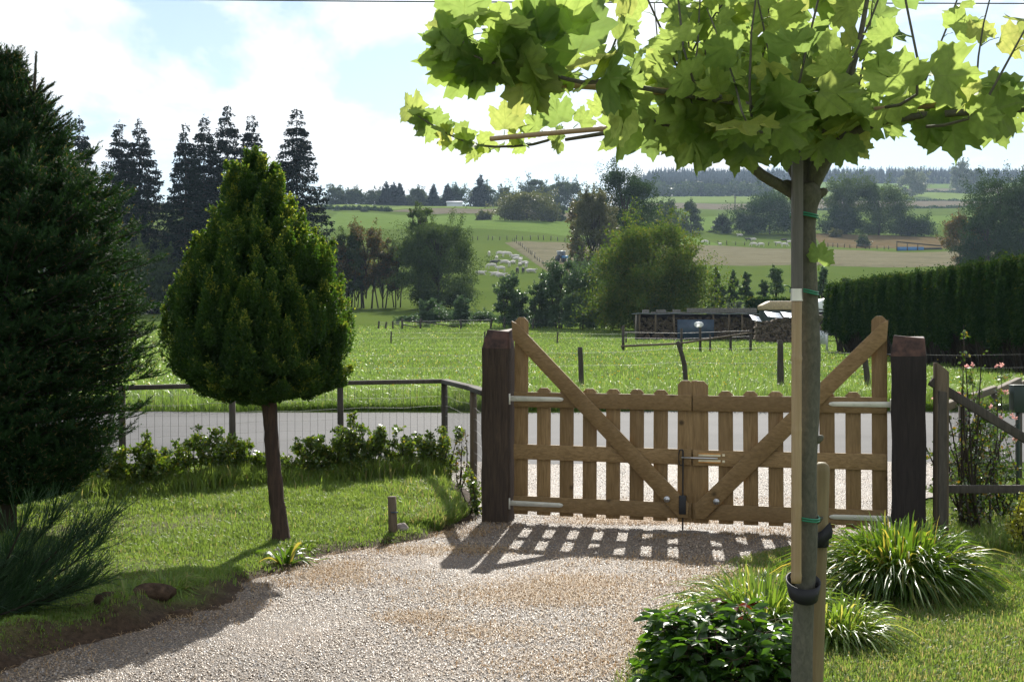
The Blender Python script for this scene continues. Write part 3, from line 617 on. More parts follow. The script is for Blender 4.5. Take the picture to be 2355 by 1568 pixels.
for k in range(4): mesh_panel(b, (*f2[k], 0), (*f2[k + 1], 0), .08, 1.0)
part('wire_mesh', b, M['wire'], root)
x, y = WX(2337, 12.2), 12.2
solo('post_box', B().add(*box(W0, x - .045, x + .085, y - .06, y + .06, .84, 1.09)).add(*box(W0, x - .05, x + .09, y - .065, y + .065, 1.092, 1.10)).add(*tube([(x + .02, y, 0), (x + .02, y, .84)], .02, 8)), M['darkbox'], (x, y, 0), 'dark green box on a post behind the pink flowers', 'box', bevel=.004)

# ------------------------------------------------------------------ young plane tree with its supports
TY = 4.9
root = thing('young_plane_tree', 'young roof-trained plane tree with large lobed leaves in the foreground', 'tree', (1.1, TY, 0))
tp = [(1845, 1760), (1845, 1568), (1848, 1420), (1858, 1240), (1855, 1100), (1862, 930), (1864, 800), (1860, 700), (1856, 600), (1854, 520), (1853, 478), (1852, 452), (1848, 425)]
tr = [.045, .040, .039, .037, .038, .038, .037, .036, .0345, .0345, .045, .062, .05]
pts = np.array([P(x, y, TY) for x, y in tp]); pts = smooth_path(pts, 44); rr = np.interp(np.linspace(0, 12, 44), range(13), tr)
tb = B().add(*tube(pts, rr, 18, wob=.05, seed=3))
def knot(x, y, s, dx): 
    c = P(x, y, TY - .01); tb.add(*tube([c - [dx * .02, 0, .02], c, c + [dx * s, -.005, .008], c + [dx * s * 1.5, -.008, .012]], [s * .9, s * 1.1, s * .8, s * .3], 9, wob=.3, seed=int(x)))
knot(1877, 735, .016, 1); knot(1880, 1010, .014, 1); knot(1836, 1100, .018, -1); knot(1884, 1195, .009, 1); knot(1815, 425, .016, -1); knot(1885, 445, .018, 1)
part('trunk', tb, M['bark'], root, True)
brs = []
def branch(pl, r0, r1, n=12):
    p = smooth_path(np.array([P(x, y, Y) for x, y, Y in pl]), n); brs.append((p, np.linspace(r0, r1, n))); return p
branch([(1835, 450, 4.9), (1790, 425, 4.88), (1745, 398, 4.8), (1690, 345, 4.7), (1640, 300, 4.65), (1500, 282, 4.55)], .026, .010)
branch([(1850, 440, 4.9), (1820, 380, 4.95), (1790, 300, 5.0), (1700, 262, 5.05), (1500, 290, 5.25), (1300, 322, 5.4)], .028, .007)
branch([(1855, 440, 4.9), (1850, 340, 4.9), (1835, 250, 4.8), (1820, 120, 4.85), (1815, -60, 4.9)], .026, .008)
branch([(1865, 440, 4.9), (1895, 370, 4.85), (1940, 320, 4.75), (2020, 280, 4.6), (2180, 262, 4.5), (2400, 250, 4.4)], .028, .009)
branch([(1870, 430, 4.9), (1920, 345, 5.0), (1965, 310, 5.1), (2080, 275, 5.2), (2300, 240, 5.4)], .022, .008)
branch([(1860, 430, 4.9), (1900, 300, 4.8), (1960, 160, 4.75), (2000, -40, 4.8)], .02, .007)
bA = branch([(1790, 250, 4.6), (1600, 225, 4.4), (1400, 190, 4.15), (1335, 190, 4.12), (1230, 163, 4.1), (1150, 150, 4.08), (1085, 125, 4.05), (1050, 70, 4.04)], .010, .003, 20)
bB = branch([(1300, 300, 5.35), (1240, 330, 5.42), (1130, 338, 5.44), (1060, 322, 5.44), (1000, 292, 5.44), (955, 262, 5.44)], .007, .0025, 14)
b = B()
for p, r_ in brs: b.add(*tube(p, r_, 8, wob=.08))
# leaf template
oc = [(0, 1.0), (.05, .87), (.13, .83), (.14, .75), (.23, .71), (.22, .60), (.29, .63), (.38, .70), (.52, .75), (.51, .66), (.61, .57), (.55, .50), (.60, .40), (.53, .33), (.57, .26), (.63, .14), (.47, .09), (.38, -.03), (.22, -.04), (.10, .02)]
oc = oc + [(0, .04)] + [(-x, y) for x, y in oc[::-1][:-1]]; oc = np.array(oc); m_ = len(oc); cen = np.array([0, .33])
T0 = np.concatenate([[cen], cen + (oc - cen) * .5, oc]); LF3 = np.array([[0, 1 + i, 1 + (i + 1) % m_] for i in range(m_)]); LF4 = np.array([[1 + i, 1 + m_ + i, 1 + m_ + (i + 1) % m_, 1 + (i + 1) % m_] for i in range(m_)])
LUV = []; lbL = B(); pet = B(); rl = np.random.default_rng(77)
def put_leaf(p, dirv, nrm, size, rnd=None):
    y = unit(dirv); nrm = np.asarray(nrm, float); nrm = unit(nrm - y * np.dot(nrm, y)); x = np.cross(y, nrm); f = rl.uniform(-.05, .35); dr = rl.uniform(-.05, .65); tw = rl.normal() * .4
    sk = 1 + rl.normal() * .08; T = T0 + rl.normal(size=T0.shape) * .010
    zz = f * np.abs(T[:, 0]) - dr * (T[:, 1] - .1) ** 2 + tw * T[:, 0] * T[:, 1] + .045 * np.sin(T[:, 0] * 9 + T[:, 1] * 7) + .03 * np.sin(T[:, 0] * 15 - T[:, 1] * 11)
    LUV.append(T[:, :2]); V = p + size * (T[:, :1] * sk * x + T[:, 1:] * y + zz[:, None] * nrm); lbL.add(V, [LF3, LF4], rl.random() if rnd is None else rnd)
SDn = np.array(SD)
lowx = [900, 940, 1150, 1260, 1300, 1400, 1460, 1560, 1640, 1690, 1780, 1900, 1960, 2000, 2060, 2120, 2210, 2290, 2355, 2500]
lowy = [150, 150, 170, 205, 300, 315, 335, 350, 315, 328, 322, 318, 305, 300, 285, 290, 310, 285, 265, 265]
def scr(p): return CX + p[0] / p[1] * FD, HY - (p[2] - EYE) / p[1] * FD
def leafy_shoot(path, nleaf, s0, s1, clip=True, t0=.1, petl=.05, az0=None):
    L_ = np.linspace(t0, 1, nleaf); a = rl.uniform(0, 6.28) if az0 is None else az0; tt = np.linspace(0, 1, len(path))
    for k, t in enumerate(L_):
        p = np.array([np.interp(t, tt, path[:, j]) for j in range(3)]); a += 2.4 + rl.normal() * .3
        out = np.array([math.cos(a), math.sin(a), rl.uniform(-.1, .5)]); e = p + out * petl * rl.uniform(.7, 1.4); size = s0 + (s1 - s0) * t; size *= rl.uniform(.75, 1.2)
        dv_ = out * .8 + np.array([rl.normal() * .45, rl.normal() * .35, rl.uniform(-.75, .35)]); c = e + unit(dv_) * size * .4; X_, Y_ = scr(c)
        if clip:
            if Y_ + size * 170 > np.interp(X_, lowx, lowy) + 15 or c[1] < 3.6: continue
            if X_ < 1290 and not (Y_ < 175 and X_ > 1150): continue
        pet.add(*tube([p, (p + e) / 2 + [0, 0, .006], e], [.0018, .0014, .0012], 4, False))
        nrm = SDn * rl.choice([1, 1, 1, .55]) + rl.normal(size=3) * .42 + np.array([0, -.0, .15]); put_leaf(e, dv_, nrm, size)
# upright and spreading shoots over the roof frame
for k in range(84):
    tx = rl.uniform(-.02, 2.25); ty = rl.uniform(4.05, 5.65); z = 2.26 + rl.uniform(-.03, .28); p0 = np.array([tx, ty, z])
    if tx < .6 and rl.random() < .78: continue
    if scr(p0)[1] > np.interp(scr(p0)[0], lowx, lowy) - 25: continue
    tgt = p0 + np.array([rl.normal() * .16, rl.normal() * .14, rl.uniform(.35, .8)]); pth = smooth_path([p0 - (p0 - [1.1, 4.9, 2.25]) * .25, p0, (p0 + tgt) / 2 + rl.normal(size=3) * .03, tgt], 8)
    brs.append((pth, np.linspace(.006, .002, 8))); b.add(*tube(pth, np.linspace(.006, .002, 8), 6)); leafy_shoot(pth, int(rl.integers(8, 13)), .17, .095)
# lower leaves around the head and along the branches
for p, r_ in brs[:7]:
    L_ = np.linalg.norm(p[-1] - p[0]); leafy_shoot(p, int(L_ * 16) + 4, .17, .15, t0=.25, petl=.07)
for (x, y, Y, s, dx, dz) in [(1625, 290, 4.55, .20, -.75, -.75), (1600, 300, 4.6, .16, -.4, -.9), (1715, 325, 4.6, .14, .1, -1), (1800, 335, 4.65, .10, .3, -1), (1885, 310, 4.6, .14, -.1, -1),
        (1930, 320, 4.6, .12, .5, -.8), (1965, 330, 5.0, .09, .9, -.9), (2190, 262, 4.5, .18, .05, -1), (2120, 270, 4.5, .13, .5, -.8), (2280, 262, 4.5, .14, .3, -.8), (1470, 285, 4.7, .18, -.7, -.3), (1480, 275, 4.8, .16, -.9, .1), (1560, 290, 5, .15, .1, -1),
        (1700, 300, 4.6, .17, -.1, -1), (1670, 250, 4.6, .15, -.5, -.6), (1450, 240, 4.4, .17, -.5, -.7), (1385, 265, 5.2, .10, -.2, .9), (1290, 285, 5.3, .13, -.3, .8), (1245, 300, 5.35, .10, -.7, .7), (1160, 300, 5.4, .135, .05, .9), (1170, 318, 5.4, .06, .7, .1), (1290, 320, 5.35, .08, -.6, -.5), (1330, 285, 5.3, .09, .7, .6), (1884, 606, 4.83, .095, .10, .9)]:
    e = P(x, y, Y); nrm = np.array([rl.normal() * .3, 1.0, .35 + rl.normal() * .2]); pet.add(*tube([e, e - np.array([dx, 0, dz]) * .03], [.0015, .002], 4, False)); put_leaf(e, [dx, rl.normal() * .2, dz], nrm, s)
leafy_shoot(bA, 10, .17, .11, False, .5, .04); leafy_shoot(bA[10:], 5, .13, .12, False, .2, .04); leafy_shoot(bB, 12, .085, .085, False, .15, .03)
for (x, y, s, dx, dz) in [(952, 268, .125, -.35, .9), (975, 275, .08, -.9, -.1), (1000, 290, .10, -.95, -.35), (1050, 318, .10, .85, .3), (1085, 330, .09, -.8, .4), (1100, 335, .10, -.35, -.5), (1000, 290, .09, .2, .7), (1040, 315, .08, -.9, .2)]:
    put_leaf(P(x, y, 5.44), [dx, rl.normal() * .3, dz], [rl.normal() * .3, 1, .4], s)
for (x, y, s, dx, dz) in [(1070, 60, .16, -.05, 1), (1060, 110, .15, -.9, .25), (1075, 135, .18, -1, -.05), (1100, 150, .17, -.9, -.15), (1130, 150, .15, -.8, -.3), (1090, 75, .07, -.9, .2), (1200, 170, .16, .4, -.6), (1250, 175, .15, -.6, -.7), (1190, 130, .16, -.3, .9), (1250, 110, .2, -.9, .6), (1330, 130, .2, -.5, .9), (1300, 90, .2, -.3, .9), (1230, 90, .17, .4, .9)]:
    put_leaf(P(x, y, 4.08), [dx, rl.normal() * .25, dz], [rl.normal() * .35, 1, .5], s)
lbL.V += pet.V; lbL.F += [f + lbL.n for f in pet.F]; lbL.r += pet.r; lbL.n += pet.n
part('branches', b, M['bark'], root, True); cr_ = part('crown', lbL, M['plane'], root, True)
uvs = np.concatenate(LUV); full = np.zeros((len(cr_.data.vertices), 3)); full[:, 0] = .2; full[:, 1] = .4; full[:len(uvs), :2] = uvs
at_ = cr_.data.attributes.new('luv', 'FLOAT_VECTOR', 'POINT'); at_.data.foreach_set('vector', full.astype('f').ravel())
# bamboo canes of the roof frame
def cane(pl, r_, label, grp=True):
    pts = np.array([P(x, y, Y) for x, y, Y in pl]); ln = np.linalg.norm(pts[-1] - pts[0]); n = max(2, int(ln / .012)); t = np.linspace(0, 1, n); p = pts[0] + (pts[-1] - pts[0]) * t[:, None]
    s = t * ln; rr = r_ * (1 + .13 * np.exp(-(((s + .07) % .27 - .02) / .006) ** 2)); p = p + np.array([0, 0, 1.]) * (.004 * np.sin(s * 3))[:, None]
    return solo('bamboo_cane', B().add(*tube(p, rr, 12)), M['bamboo'], tuple(pts[0]), label, 'cane', 'bamboo canes of the training frame', True)
cane([(1150, 184, 4.12), (1860, 242, 4.72)], .0135, 'upper left horizontal bamboo cane with a dark hollow end')
cane([(1128, 320, 5.40), (1700, 274, 4.98)], .0105, 'lower left horizontal bamboo cane among small leaves')
cane([(1990, 256, 4.75), (2420, 222, 4.35)], .0125, 'upper right horizontal bamboo cane under the leaves')
cane([(1960, 275, 5.0), (2420, 238, 5.25)], .0105, 'lower right thin horizontal bamboo cane')
cane([(1832, 691, 4.84), (1832, 1340, 4.84)], .0195, 'upright bamboo cane tied to the trunk of the young tree')
bt = solo('grey_batten', B().add(*box(W0, WX(1821, 4.84), WX(1845, 4.84), 4.825, 4.86, PZ(690, 4.84), PZ(240, 4.84))), M['batten'], (WX(1832, 4.84), 4.84, PZ(690, 4.84)), 'grey upright batten tied to the upper trunk', 'batten', bevel=.003)
solo('metal_sleeve', B().add(*tube([P(1832, 692, 4.84), P(1832, 664, 4.84)], [.0235, .0225], 14, False)), M['zinc'], tuple(P(1832, 692, 4.84)), 'short metal sleeve joining the batten to the bamboo', 'sleeve', smooth=True)
# round stake
p0, p1 = np.array([P(1876, 1568, 5.02), P(1891, 1063, 5.02)]); d = unit(p1 - p0)
solo('round_stake', B().add(*tube([p0 - d * .3, p0, p0 + (p1 - p0) * .5, p1 - d * .035, p1 - d * .012, p1], [.032, .031, .030, .030, .027, .015], 20)), M['stake'], tuple(p0), 'thick round wooden stake behind the young tree', 'stake', smooth=True)
# green ties
def tie(y, label, tilt=0, tail=False):
    c = P(1852 if y < 1000 else 1857, y, 4.9); a = np.linspace(0, 6.283, 33); b = B(); ex_ = .051 if y < 1000 else .05
    for dz in (-.004, .0045): b.add(*tube(np.stack([c[0] - .008 + np.cos(a) * ex_, c[1] - .012 + np.sin(a) * .062, c[2] + dz + tilt * np.cos(a) + .003 * np.sin(a * 2)], -1), .0035, 6, False))
    if tail: b.add(*tube(smooth_path([c + [-.055, -.03, .005], c + [-.075, -.05, .02], c + [-.095, -.06, .022]], 6), .002, 5))
    solo('tree_tie', b, M['tie'], tuple(c), label, 'tie', 'green ties round the young trunk', True)
tie(497, 'green tie highest on the trunk, below the branches', -.004); tie(671, 'green tie with a loose tail level with the big hedge top', -.006, True); tie(1190, 'lowest green tie, in front of the gate bottom', -.001)
# rubber strap
b = B(); a = np.linspace(0, 6.283, 41); c = P(1848, 1352, 4.9); n = len(a)
def band(c, rx, ry, h, th, tilt, flare=.0):
    o1 = np.stack([c[0] + rx * np.cos(a), c[1] + ry * np.sin(a), c[2] + tilt * np.sin(a)], -1); V = []
    for dr, dz in ((th, -h), (th + flare, h), (flare, h), (0, -h)): V.append(o1 + np.stack([dr * np.cos(a), dr * np.sin(a), np.full(n, dz)], -1))
    V = np.concatenate(V); F = []
    for k in range(n - 1):
        for q in range(4): F.append([q * n + k, q * n + k + 1, ((q + 1) % 4) * n + k + 1, ((q + 1) % 4) * n + k])
    return V, np.array(F)
b.add(*band(c + [0, 0, .0], .050, .062, .030, .005, .022, .010)); part_root = solo('rubber_strap', b, M['rubber'], tuple(c), 'wide black rubber strap looped round the trunk', 'strap', 'rubber straps on the young tree', True)
c = P(1884, 1238, 5.0)
b = B().add(*band(c, .034, .034, .030, .004, 0)); b2 = prism(frame(c + [0, -.037, 0], (1, 0, 0), (0, 1, 0), (0, 0, 1)), [(-.05, -.055), (.04, .01), (.044, .035), (.034, .07), (.0, .035), (-.05, .01)], -.004, .0)
b.add(*b2); solo('rubber_strap', b, M['rubber'], tuple(c), 'black rubber strap nailed round the thick stake', 'strap', 'rubber straps on the young tree')

# ------------------------------------------------------------------ topiary conifer
TX, TYY = WX(590, 9.47), 9.47; root = thing('topiary_conifer', 'clipped golden green conifer shaped like a flame on a bare trunk', 'tree', (TX, TYY, 0)); k9 = TYY / FD
tb = B(); tpts = [(650, 1290, .095), (648, 1262, .085), (645, 1225, .068), (636, 1150, .060), (628, 1060, .056), (622, 980, .054), (618, 920, .06), (610, 860, .06), (600, 700, .04), (590, 500, .015)]
p_ = smooth_path([P(x, y, TYY) for x, y, _ in tpts], 40); tb.add(*tube(p_, np.interp(np.linspace(0, 9, 40), range(10), [t[2] * .92 for t in tpts]), 16, wob=.22, seed=9)); part('trunk', tb, M['redbark'], root, True)
yy = [365, 385, 400, 430, 480, 540, 560, 590, 640, 680, 740, 800, 850, 880, 900, 922]
xL = [584, 574, 546, 522, 515, 514, 494, 454, 440, 412, 396, 394, 422, 458, 500, 565]
xR = [590, 600, 618, 640, 666, 690, 708, 744, 762, 774, 788, 790, 778, 760, 722, 645]
lb = B(); r = nr(); PT = []; core = B()
cnt = 0
while cnt < 600:
    y = np.interp(r.random() ** .92, np.linspace(0, 1, 16), yy); l, rr_ = np.interp(y, yy, xL), np.interp(y, yy, xR); cxm = (l + rr_) / 2; hw = (rr_ - l) / 2
    if r.random() > hw / 205 + .12: continue
    cnt += 1; a = r.uniform(0, 6.283); big = r.uniform(.75, 1.3) * (.55 + .45 * min(1, hw / 120)); th_ = .050 * big; tl_ = (.20 * big if y < 830 else .09 * big) * r.uniform(.8, 1.4)
    rad = max(0, hw * k9 - th_ * .85 + .028 * r.normal()); p = np.array([WX(cxm, TYY) + rad * math.cos(a), TYY + rad * math.sin(a), PZ(y, TYY) - tl_ * .45]); outd = np.array([math.cos(a), math.sin(a), 0])
    ax = unit(np.array([0, 0, 1.]) + outd * r.uniform(.05, .35) if y < 830 else np.array([0, 0, .35]) + outd * .3); m = int(620 * big); t = r.random(m); ang = r.uniform(0, 6.28, m); rd = th_ * np.sin(np.clip(t ** .8 * .86 + .12, 0, 1) * 3.14) * (.35 + .65 * r.random(m) ** .35)
    rd = rd * (1 + .25 * np.sin(ang * 3 + cnt)); q = p + ax * (t * tl_)[:, None] + np.stack([np.cos(ang) * rd, np.sin(ang) * rd, r.normal(size=m) * .006], -1)
    od = np.stack([np.cos(ang), np.sin(ang), np.full(m, .9)], -1); lb.add(*leaves(q, .021, r, od * .8, .5, rnd=np.clip(r.random(m) * .5 + .45 * t + .12 * r.normal(), 0, 1)))  # tint lightens along each tuft, sunlight on the tips put into the colour
    for _ in range(3):   # loose tips, in the bright tints as if sunlit
        t2 = r.random(14); d2 = unit(ax + r.normal(size=3) * .45); q2 = p + ax * tl_ * .75 + d2 * (t2 * th_ * 1.7)[:, None]; lb.add(*leaves(q2, .018, r, d2 * 1.2, .5, rnd=.6 + .4 * r.random(14)))
ni = 60000; y = np.interp(r.random(ni), np.linspace(0, 1, 16), yy); l, rr_ = np.interp(y, yy, xL), np.interp(y, yy, xR); a = r.uniform(0, 6.283, ni); rad = ((rr_ - l) / 2 * k9 - .07).clip(0) * r.random(ni) ** .33
q = np.stack([WX((l + rr_) / 2, TYY) + rad * np.cos(a), TYY + rad * np.sin(a), PZ(y, TYY)], -1); lb.add(*leaves(q, .04, r, np.array([0, 0, .5]), .6, rnd=r.random(ni) * .4))
part('crown', lb, M['thuja'], root)

# ------------------------------------------------------------------ big spruce on the left
SX, SY = WX(5, 10.0), 10.0; root = thing('garden_spruce', 'large dark spruce filling the left edge of the garden', 'tree', (SX, SY, 0)); r = nr()
yy2 = [150, 185, 225, 265, 320, 400, 450, 520, 600, 700, 800, 900, 1000, 1060, 1100, 1145]; rr2 = [1, 12, 50, 95, 140, 215, 270, 300, 325, 348, 338, 318, 285, 240, 180, 120]
lb = B(); bb = B().add(*tube([(SX, SY, -.2), (SX, SY, 1.5), (SX - .02, SY, 3.2)], [.11, .08, .02], 10)); kk = 10 / FD; SP = []; SDr = []; SL = []
for i in range(1050):
    y = np.interp(r.random() ** .8, np.linspace(0, 1, 16), yy2); rad = np.interp(y, yy2, rr2) * kk * r.uniform(.72, 1.03); a = r.uniform(0, 6.283)
    if math.sin(a) > .35 and r.random() < .5: a = -a
    d = np.array([math.cos(a), math.sin(a), 0.]); z = PZ(y, 10); up_ = .10 + .55 * smoothstep(900, 150, y); s_ = np.array([SX, SY, z - rad * up_ * .8]); e = np.array([SX, SY, z]) + d * rad
    path = smooth_path([s_, (s_ + e) / 2 - [0, 0, .03], e], 7); bb.add(*tube(path, np.linspace(.014, .004, 7), 5, False)); dl_ = unit(e - (s_ + e) / 2); lat = np.cross(dl_, [0, 0, 1.])
    for k in range(20):
        t = r.uniform(.30, 1) ** .8; p = np.array([np.interp(t, np.linspace(0, 1, 7), path[:, j]) for j in range(3)]); sd_ = r.choice([-1, 1]) * r.uniform(.15, 1.0); dd = unit(dl_ + lat * sd_ + np.array([0, 0, r.uniform(.0, .7)])); ln = r.uniform(.08, .16)
        SP.append(p); SDr.append(dd); SL.append(ln)
        if r.random() < .8: SP.append(p + dd * ln * .7); SDr.append(unit(dd + lat * r.normal() * .6 + [0, 0, .3])); SL.append(ln * .8)
    SP.append(e); SDr.append(unit(dl_ + [0, 0, .4])); SL.append(.13)
# leaders
for (x, y, hgt) in ((15, 215, .34), (80, 225, .33)):
    p = P(x, y, 9.9); ax = unit(np.array([.05 if x > 50 else .03, 0, 1.]))
    bb.add(*tube([p - ax * .5, p, p + ax * hgt], [.02, .014, .007], 6)); 
    for k in range(10): SP.append(p + ax * hgt * k / 10); SDr.append(ax); SL.append(.035 if k < 9 else .05)
    for lev, (zz, L_) in enumerate(((0, .2), (-.14, .26), (-.3, .34), (-.42, .4))):
        for k in range(8):
            a = k * .785 + lev; dd = unit([math.cos(a), math.sin(a), .75]); q0 = p + ax * zz
            bb.add(*tube([q0, q0 + dd * L_], [.007, .004], 5, False))
            for m in range(int(L_ / .03)): SP.append(q0 + dd * m * .03); SDr.append(unit(dd + r.normal(size=3) * .06)); SL.append(.05)
SP, SDr, SL = np.array(SP), np.array(SDr), np.array(SL); nS, nN = len(SP), 20
t = np.tile(np.linspace(0, 1, nN), (nS, 1)) ; base_ = SP[:, None] + SDr[:, None] * (t * SL[:, None])[..., None]
rv = unit(np.cross(SDr[:, None], r.normal(size=(nS, nN, 3)))); nd = unit(rv + SDr[:, None] * .75 + np.array([0, 0, .25])); tip = base_ + nd * .030; sdv = unit(np.cross(nd, SDr[:, None])) * .0044
V = np.stack([base_ - sdv, base_ + sdv, tip], 2).reshape(-1, 3); rn = np.repeat(r.random(nS) * .7, nN); rn[(t.ravel() > .96) & (np.repeat(r.random(nS), nN) < .5)] = 1.0
lb.add(V, np.arange(len(V)).reshape(-1, 3), rn)
ni = 90000; y = np.interp(r.random(ni), np.linspace(0, 1, 16), yy2); a = r.uniform(0, 6.283, ni); rad = np.interp(y, yy2, rr2) * kk * .88 * r.random(ni) ** .4
q = np.stack([SX + rad * np.cos(a), SY + rad * np.sin(a), PZ(y, 10)], -1); q = q[y[:] > 290]; lb.add(*leaves(q, .05, r, np.array([0, 0, .3]), .3, rnd=r.random(len(q)) * .4))
part('trunk', bb, M['darkbark'], root); part('crown', lb, M['spruce'], root)

# ------------------------------------------------------------------ broom shrub bottom left
r = nr(); root = thing('broom_shrub', 'wispy dark green broom shrub at the left edge', 'shrub', (-2.9, 7.0, .05)); b = B(); st = B()
for k in range(11):
    p0 = np.array([-2.95 + r.normal() * .05, 7.0 + r.normal() * .1, .05]); q = P(r.uniform(-60, 262), r.uniform(1210, 1395), 7.1 + r.normal() * .2)
    if k < 6: q = P([250, 230, 175, 210, 120, 60][k], [1195, 1250, 1230, 1345, 1200, 1190][k], 7.0 + .1 * r.normal())
    pth = smooth_path([p0, p0 * .55 + q * .45 + [-.02, 0, -.05], q], 9); st.add(*tube(pth, np.linspace(.011, .003, 9), 6, False))
    for j in range(115):
        t = r.uniform(.25, 1); s = np.array([np.interp(t, np.linspace(0, 1, 9), pth[:, c_]) for c_ in range(3)]); dr = unit(unit(q - p0) + np.array([r.normal() * .3, r.normal() * .4, .35 + r.normal() * .32])); ln = r.uniform(.12, .30) * (1.2 - .4 * t)
        e = s + dr * ln + [0, 0, .03]; m = (s + e) / 2 - [0, 0, .008]; b.add(*tube([s, m, e], [.0022, .0019, .0008], 3, False), rnd=r.random())
        for _ in range(2):
            u = r.uniform(.3, .9); s2 = s + (e - s) * u; e2 = s2 + unit(dr + r.normal(size=3) * .35) * ln * .45; b.add(*tube([s2, e2], [.0016, .0008], 3, False), rnd=r.random())
part('stems', st, M['darkbark'], root); part('twigs', b, M['broom'], root)

# ------------------------------------------------------------------ young hornbeam hedge plants
def small_plant(name, label, x, y, h, wd, mat, nleaf, ls, cat='shrub', group=None, stems=4, z=None, flow=None, spread=1., dr=None):
    r = nr(); z0 = float(lz(x, y)) if z is None else z; root = thing(name, label, cat, (x, y, z0), group); st = B(); lb = B(); o = np.array([x, y, z0])
    ends = []
    for s in range(stems):
        a = r.uniform(0, 6.28); e = o + [math.cos(a) * wd * .4 * r.random() * spread, math.sin(a) * wd * .3 * r.random(), h * r.uniform(.6, 1.0) if s else h]; pth = smooth_path([o + r.normal(size=3) * [wd * .08, wd * .08, 0], (o + e) / 2 + r.normal(size=3) * wd * .08, e], 7)
        st.add(*tube(pth, np.linspace(.006 + .004 * h, .002, 7), 5, False)); ends.append(e)
        for j in range(int(9 * max(1, h))):
            t = r.uniform(.12, .97); p = np.array([np.interp(t, np.linspace(0, 1, 7), pth[:, c_]) for c_ in range(3)]); q = p + np.array([r.normal(), r.normal(), .35]) * wd * .20 * (1.25 - t)
            st.add(*tube([p, q], [.0025, .0012], 3, False)); m = max(3, nleaf // (stems * int(9 * max(1, h)))); u = r.random(m)[:, None]
            lb.add(*leaves(p + (q - p) * u + r.normal(size=(m, 3)) * ls * .4, ls, r, dr, .62))
    part('stems', st, M['darkbark'], root); part('foliage', lb, mat, root); return root, ends
hx = np.array([205, 262, 318, 352, 398, 440, 478, 512, 560, 600, 655, 700, 728, 768, 800, 822, 868, 905, 935, 968, 1000])
ORD = 'leftmost second third fourth fifth sixth seventh eighth ninth tenth eleventh twelfth thirteenth fourteenth fifteenth sixteenth seventeenth eighteenth nineteenth twentieth last'.split()
ht = np.array([1058, 1032, 1005, 1040, 1028, 992, 1020, 1010, 1018, 1040, 1040, 1012, 1020, 962, 1000, 975, 1000, 992, 1012, 1000, 985])
for k, (x, t) in enumerate(zip(hx, ht)):
    Yh = 11.75 + 1.3 * (x - 205) / 795 + rng.normal() * .05; X = WX(x + 8, Yh); z0 = float(lz(X, Yh)); h = PZ(t, Yh) - z0
    tall = k == 13
    small_plant('hornbeam_plant', 'tallest bright-leaved young hornbeam in the hedge row by the fence' if tall else ORD[k] + ' young hornbeam from the left in the row along the wire fence', X, Yh, h * 1.08, .62 if not tall else .6, M['hornbeam'], 1500, .040, 'hedge plant', 'young hornbeams of the hedge row', 4 + (k % 2))
small_plant('brown_shrub', 'half-bare reddish twiggy shrub left of the brown gatepost', WX(1062, 12.3), 12.3, .62, .4, M['rust'], 150, .03, stems=4)
small_plant('leafy_shrub', 'loose green shrub at the foot of the brown gatepost', WX(1092, 11.2), 11.2, .42, .45, M['hornbeam'], 520, .035, stems=6)
# tall weeds and grass under the hedge
n = 26000; t = rng.random(n); Y = 11.55 + 1.5 * t + rng.normal(size=n) * .14; X = WX(190 + 830 * t, Y) + rng.normal(size=n) * .05
keep = (Y < 13.3); X, Y = X[keep], Y[keep]
stuff('tall_grass', blades(X, Y, lz(X, Y), .13 + .06 * vnoise(X, Y, 3, 51), .0045, .9, 8, .08), M['blade'], 'taller grass and weeds under the young hedge', 'grass')
n = 9000; Y = rng.uniform(10.2, 12.2, n); X = xl(Y) - .05 - np.abs(rng.normal(size=n)) * .22
stuff('tall_grass', blades(X, Y, lz(X, Y), .09, .004, 1.0, 9, .15), M['blade'], 'rough grass edging the drive by the brown gatepost', 'grass')
# weeds, clods and stones at the lawn edge
def rock(name, label, x, y, s, mat, cat='stone', group=None, z=None, sq=.6, seed=0, n=14):
    r = np.random.default_rng(seed + 500); th = np.linspace(0, np.pi, n // 2 + 1); ph = np.linspace(0, 2 * np.pi, n, endpoint=False); V = []
    for t in th:
        for p in ph: V.append([math.sin(t) * math.cos(p), math.sin(t) * math.sin(p), math.cos(t)])
    V = np.array(V); k = len(th); dsp = 1 + .16 * np.sin(V[:, 0] * 4 + seed) * np.sin(V[:, 1] * 5 + seed * 2) + .08 * r.normal(size=len(V)); V = V * dsp[:, None]; V[:n] = V[0]; V[-n:] = V[-1]; V = V * np.array([1, .8, sq]) * s
    z0 = (float(lz(x, y)) if z is None else z); V = V + [x, y, z0 + s * sq * .45]; i = np.arange(k - 1)[:, None] * n; j = np.arange(n)[None]
    F = np.stack([i + j, i + (j + 1) % n, i + n + (j + 1) % n, i + n + j], -1).reshape(-1, 4); return solo(name, B().add(V, F), mat, (x, y, z0), label, cat, group, smooth=False)
for k, (x, y, s, lab) in enumerate([(262, 1398, .12, 'tallest dark earth clod at the lawn edge'), (350, 1385, .13, 'broad dark earth clod with grass on it beside the shadow'), (415, 1400, .07, 'small dark earth clod right of the broad one'), (178, 1402, .045, 'small reddish earth lump near the broom shrub'), (490, 1385, .05, 'low earth clod where the shadow meets the gravel')]):
    Yk = 4758 / (y + 12 - HY) * .985; rock('earth_clod', lab, WX(x, Yk), Yk, s, M['soil'], 'clod', 'earth clods along the lawn edge', sq=.45, seed=k)
rock('pale_stone', 'small pale stone at the foot of the topiary trunk', WX(670, 9.35), 9.35, .028, M['stone'], seed=11); rock('pale_stone', 'pale curved stone on the grass edge below the topiary', WX(642, 9.0), 9.0, .045, M['stone'], seed=12)
rock('pale_stone', 'grey block beside the short stump post', WX(922, 9.95), 9.95, .06, M['stone'], seed=13, sq=.8)
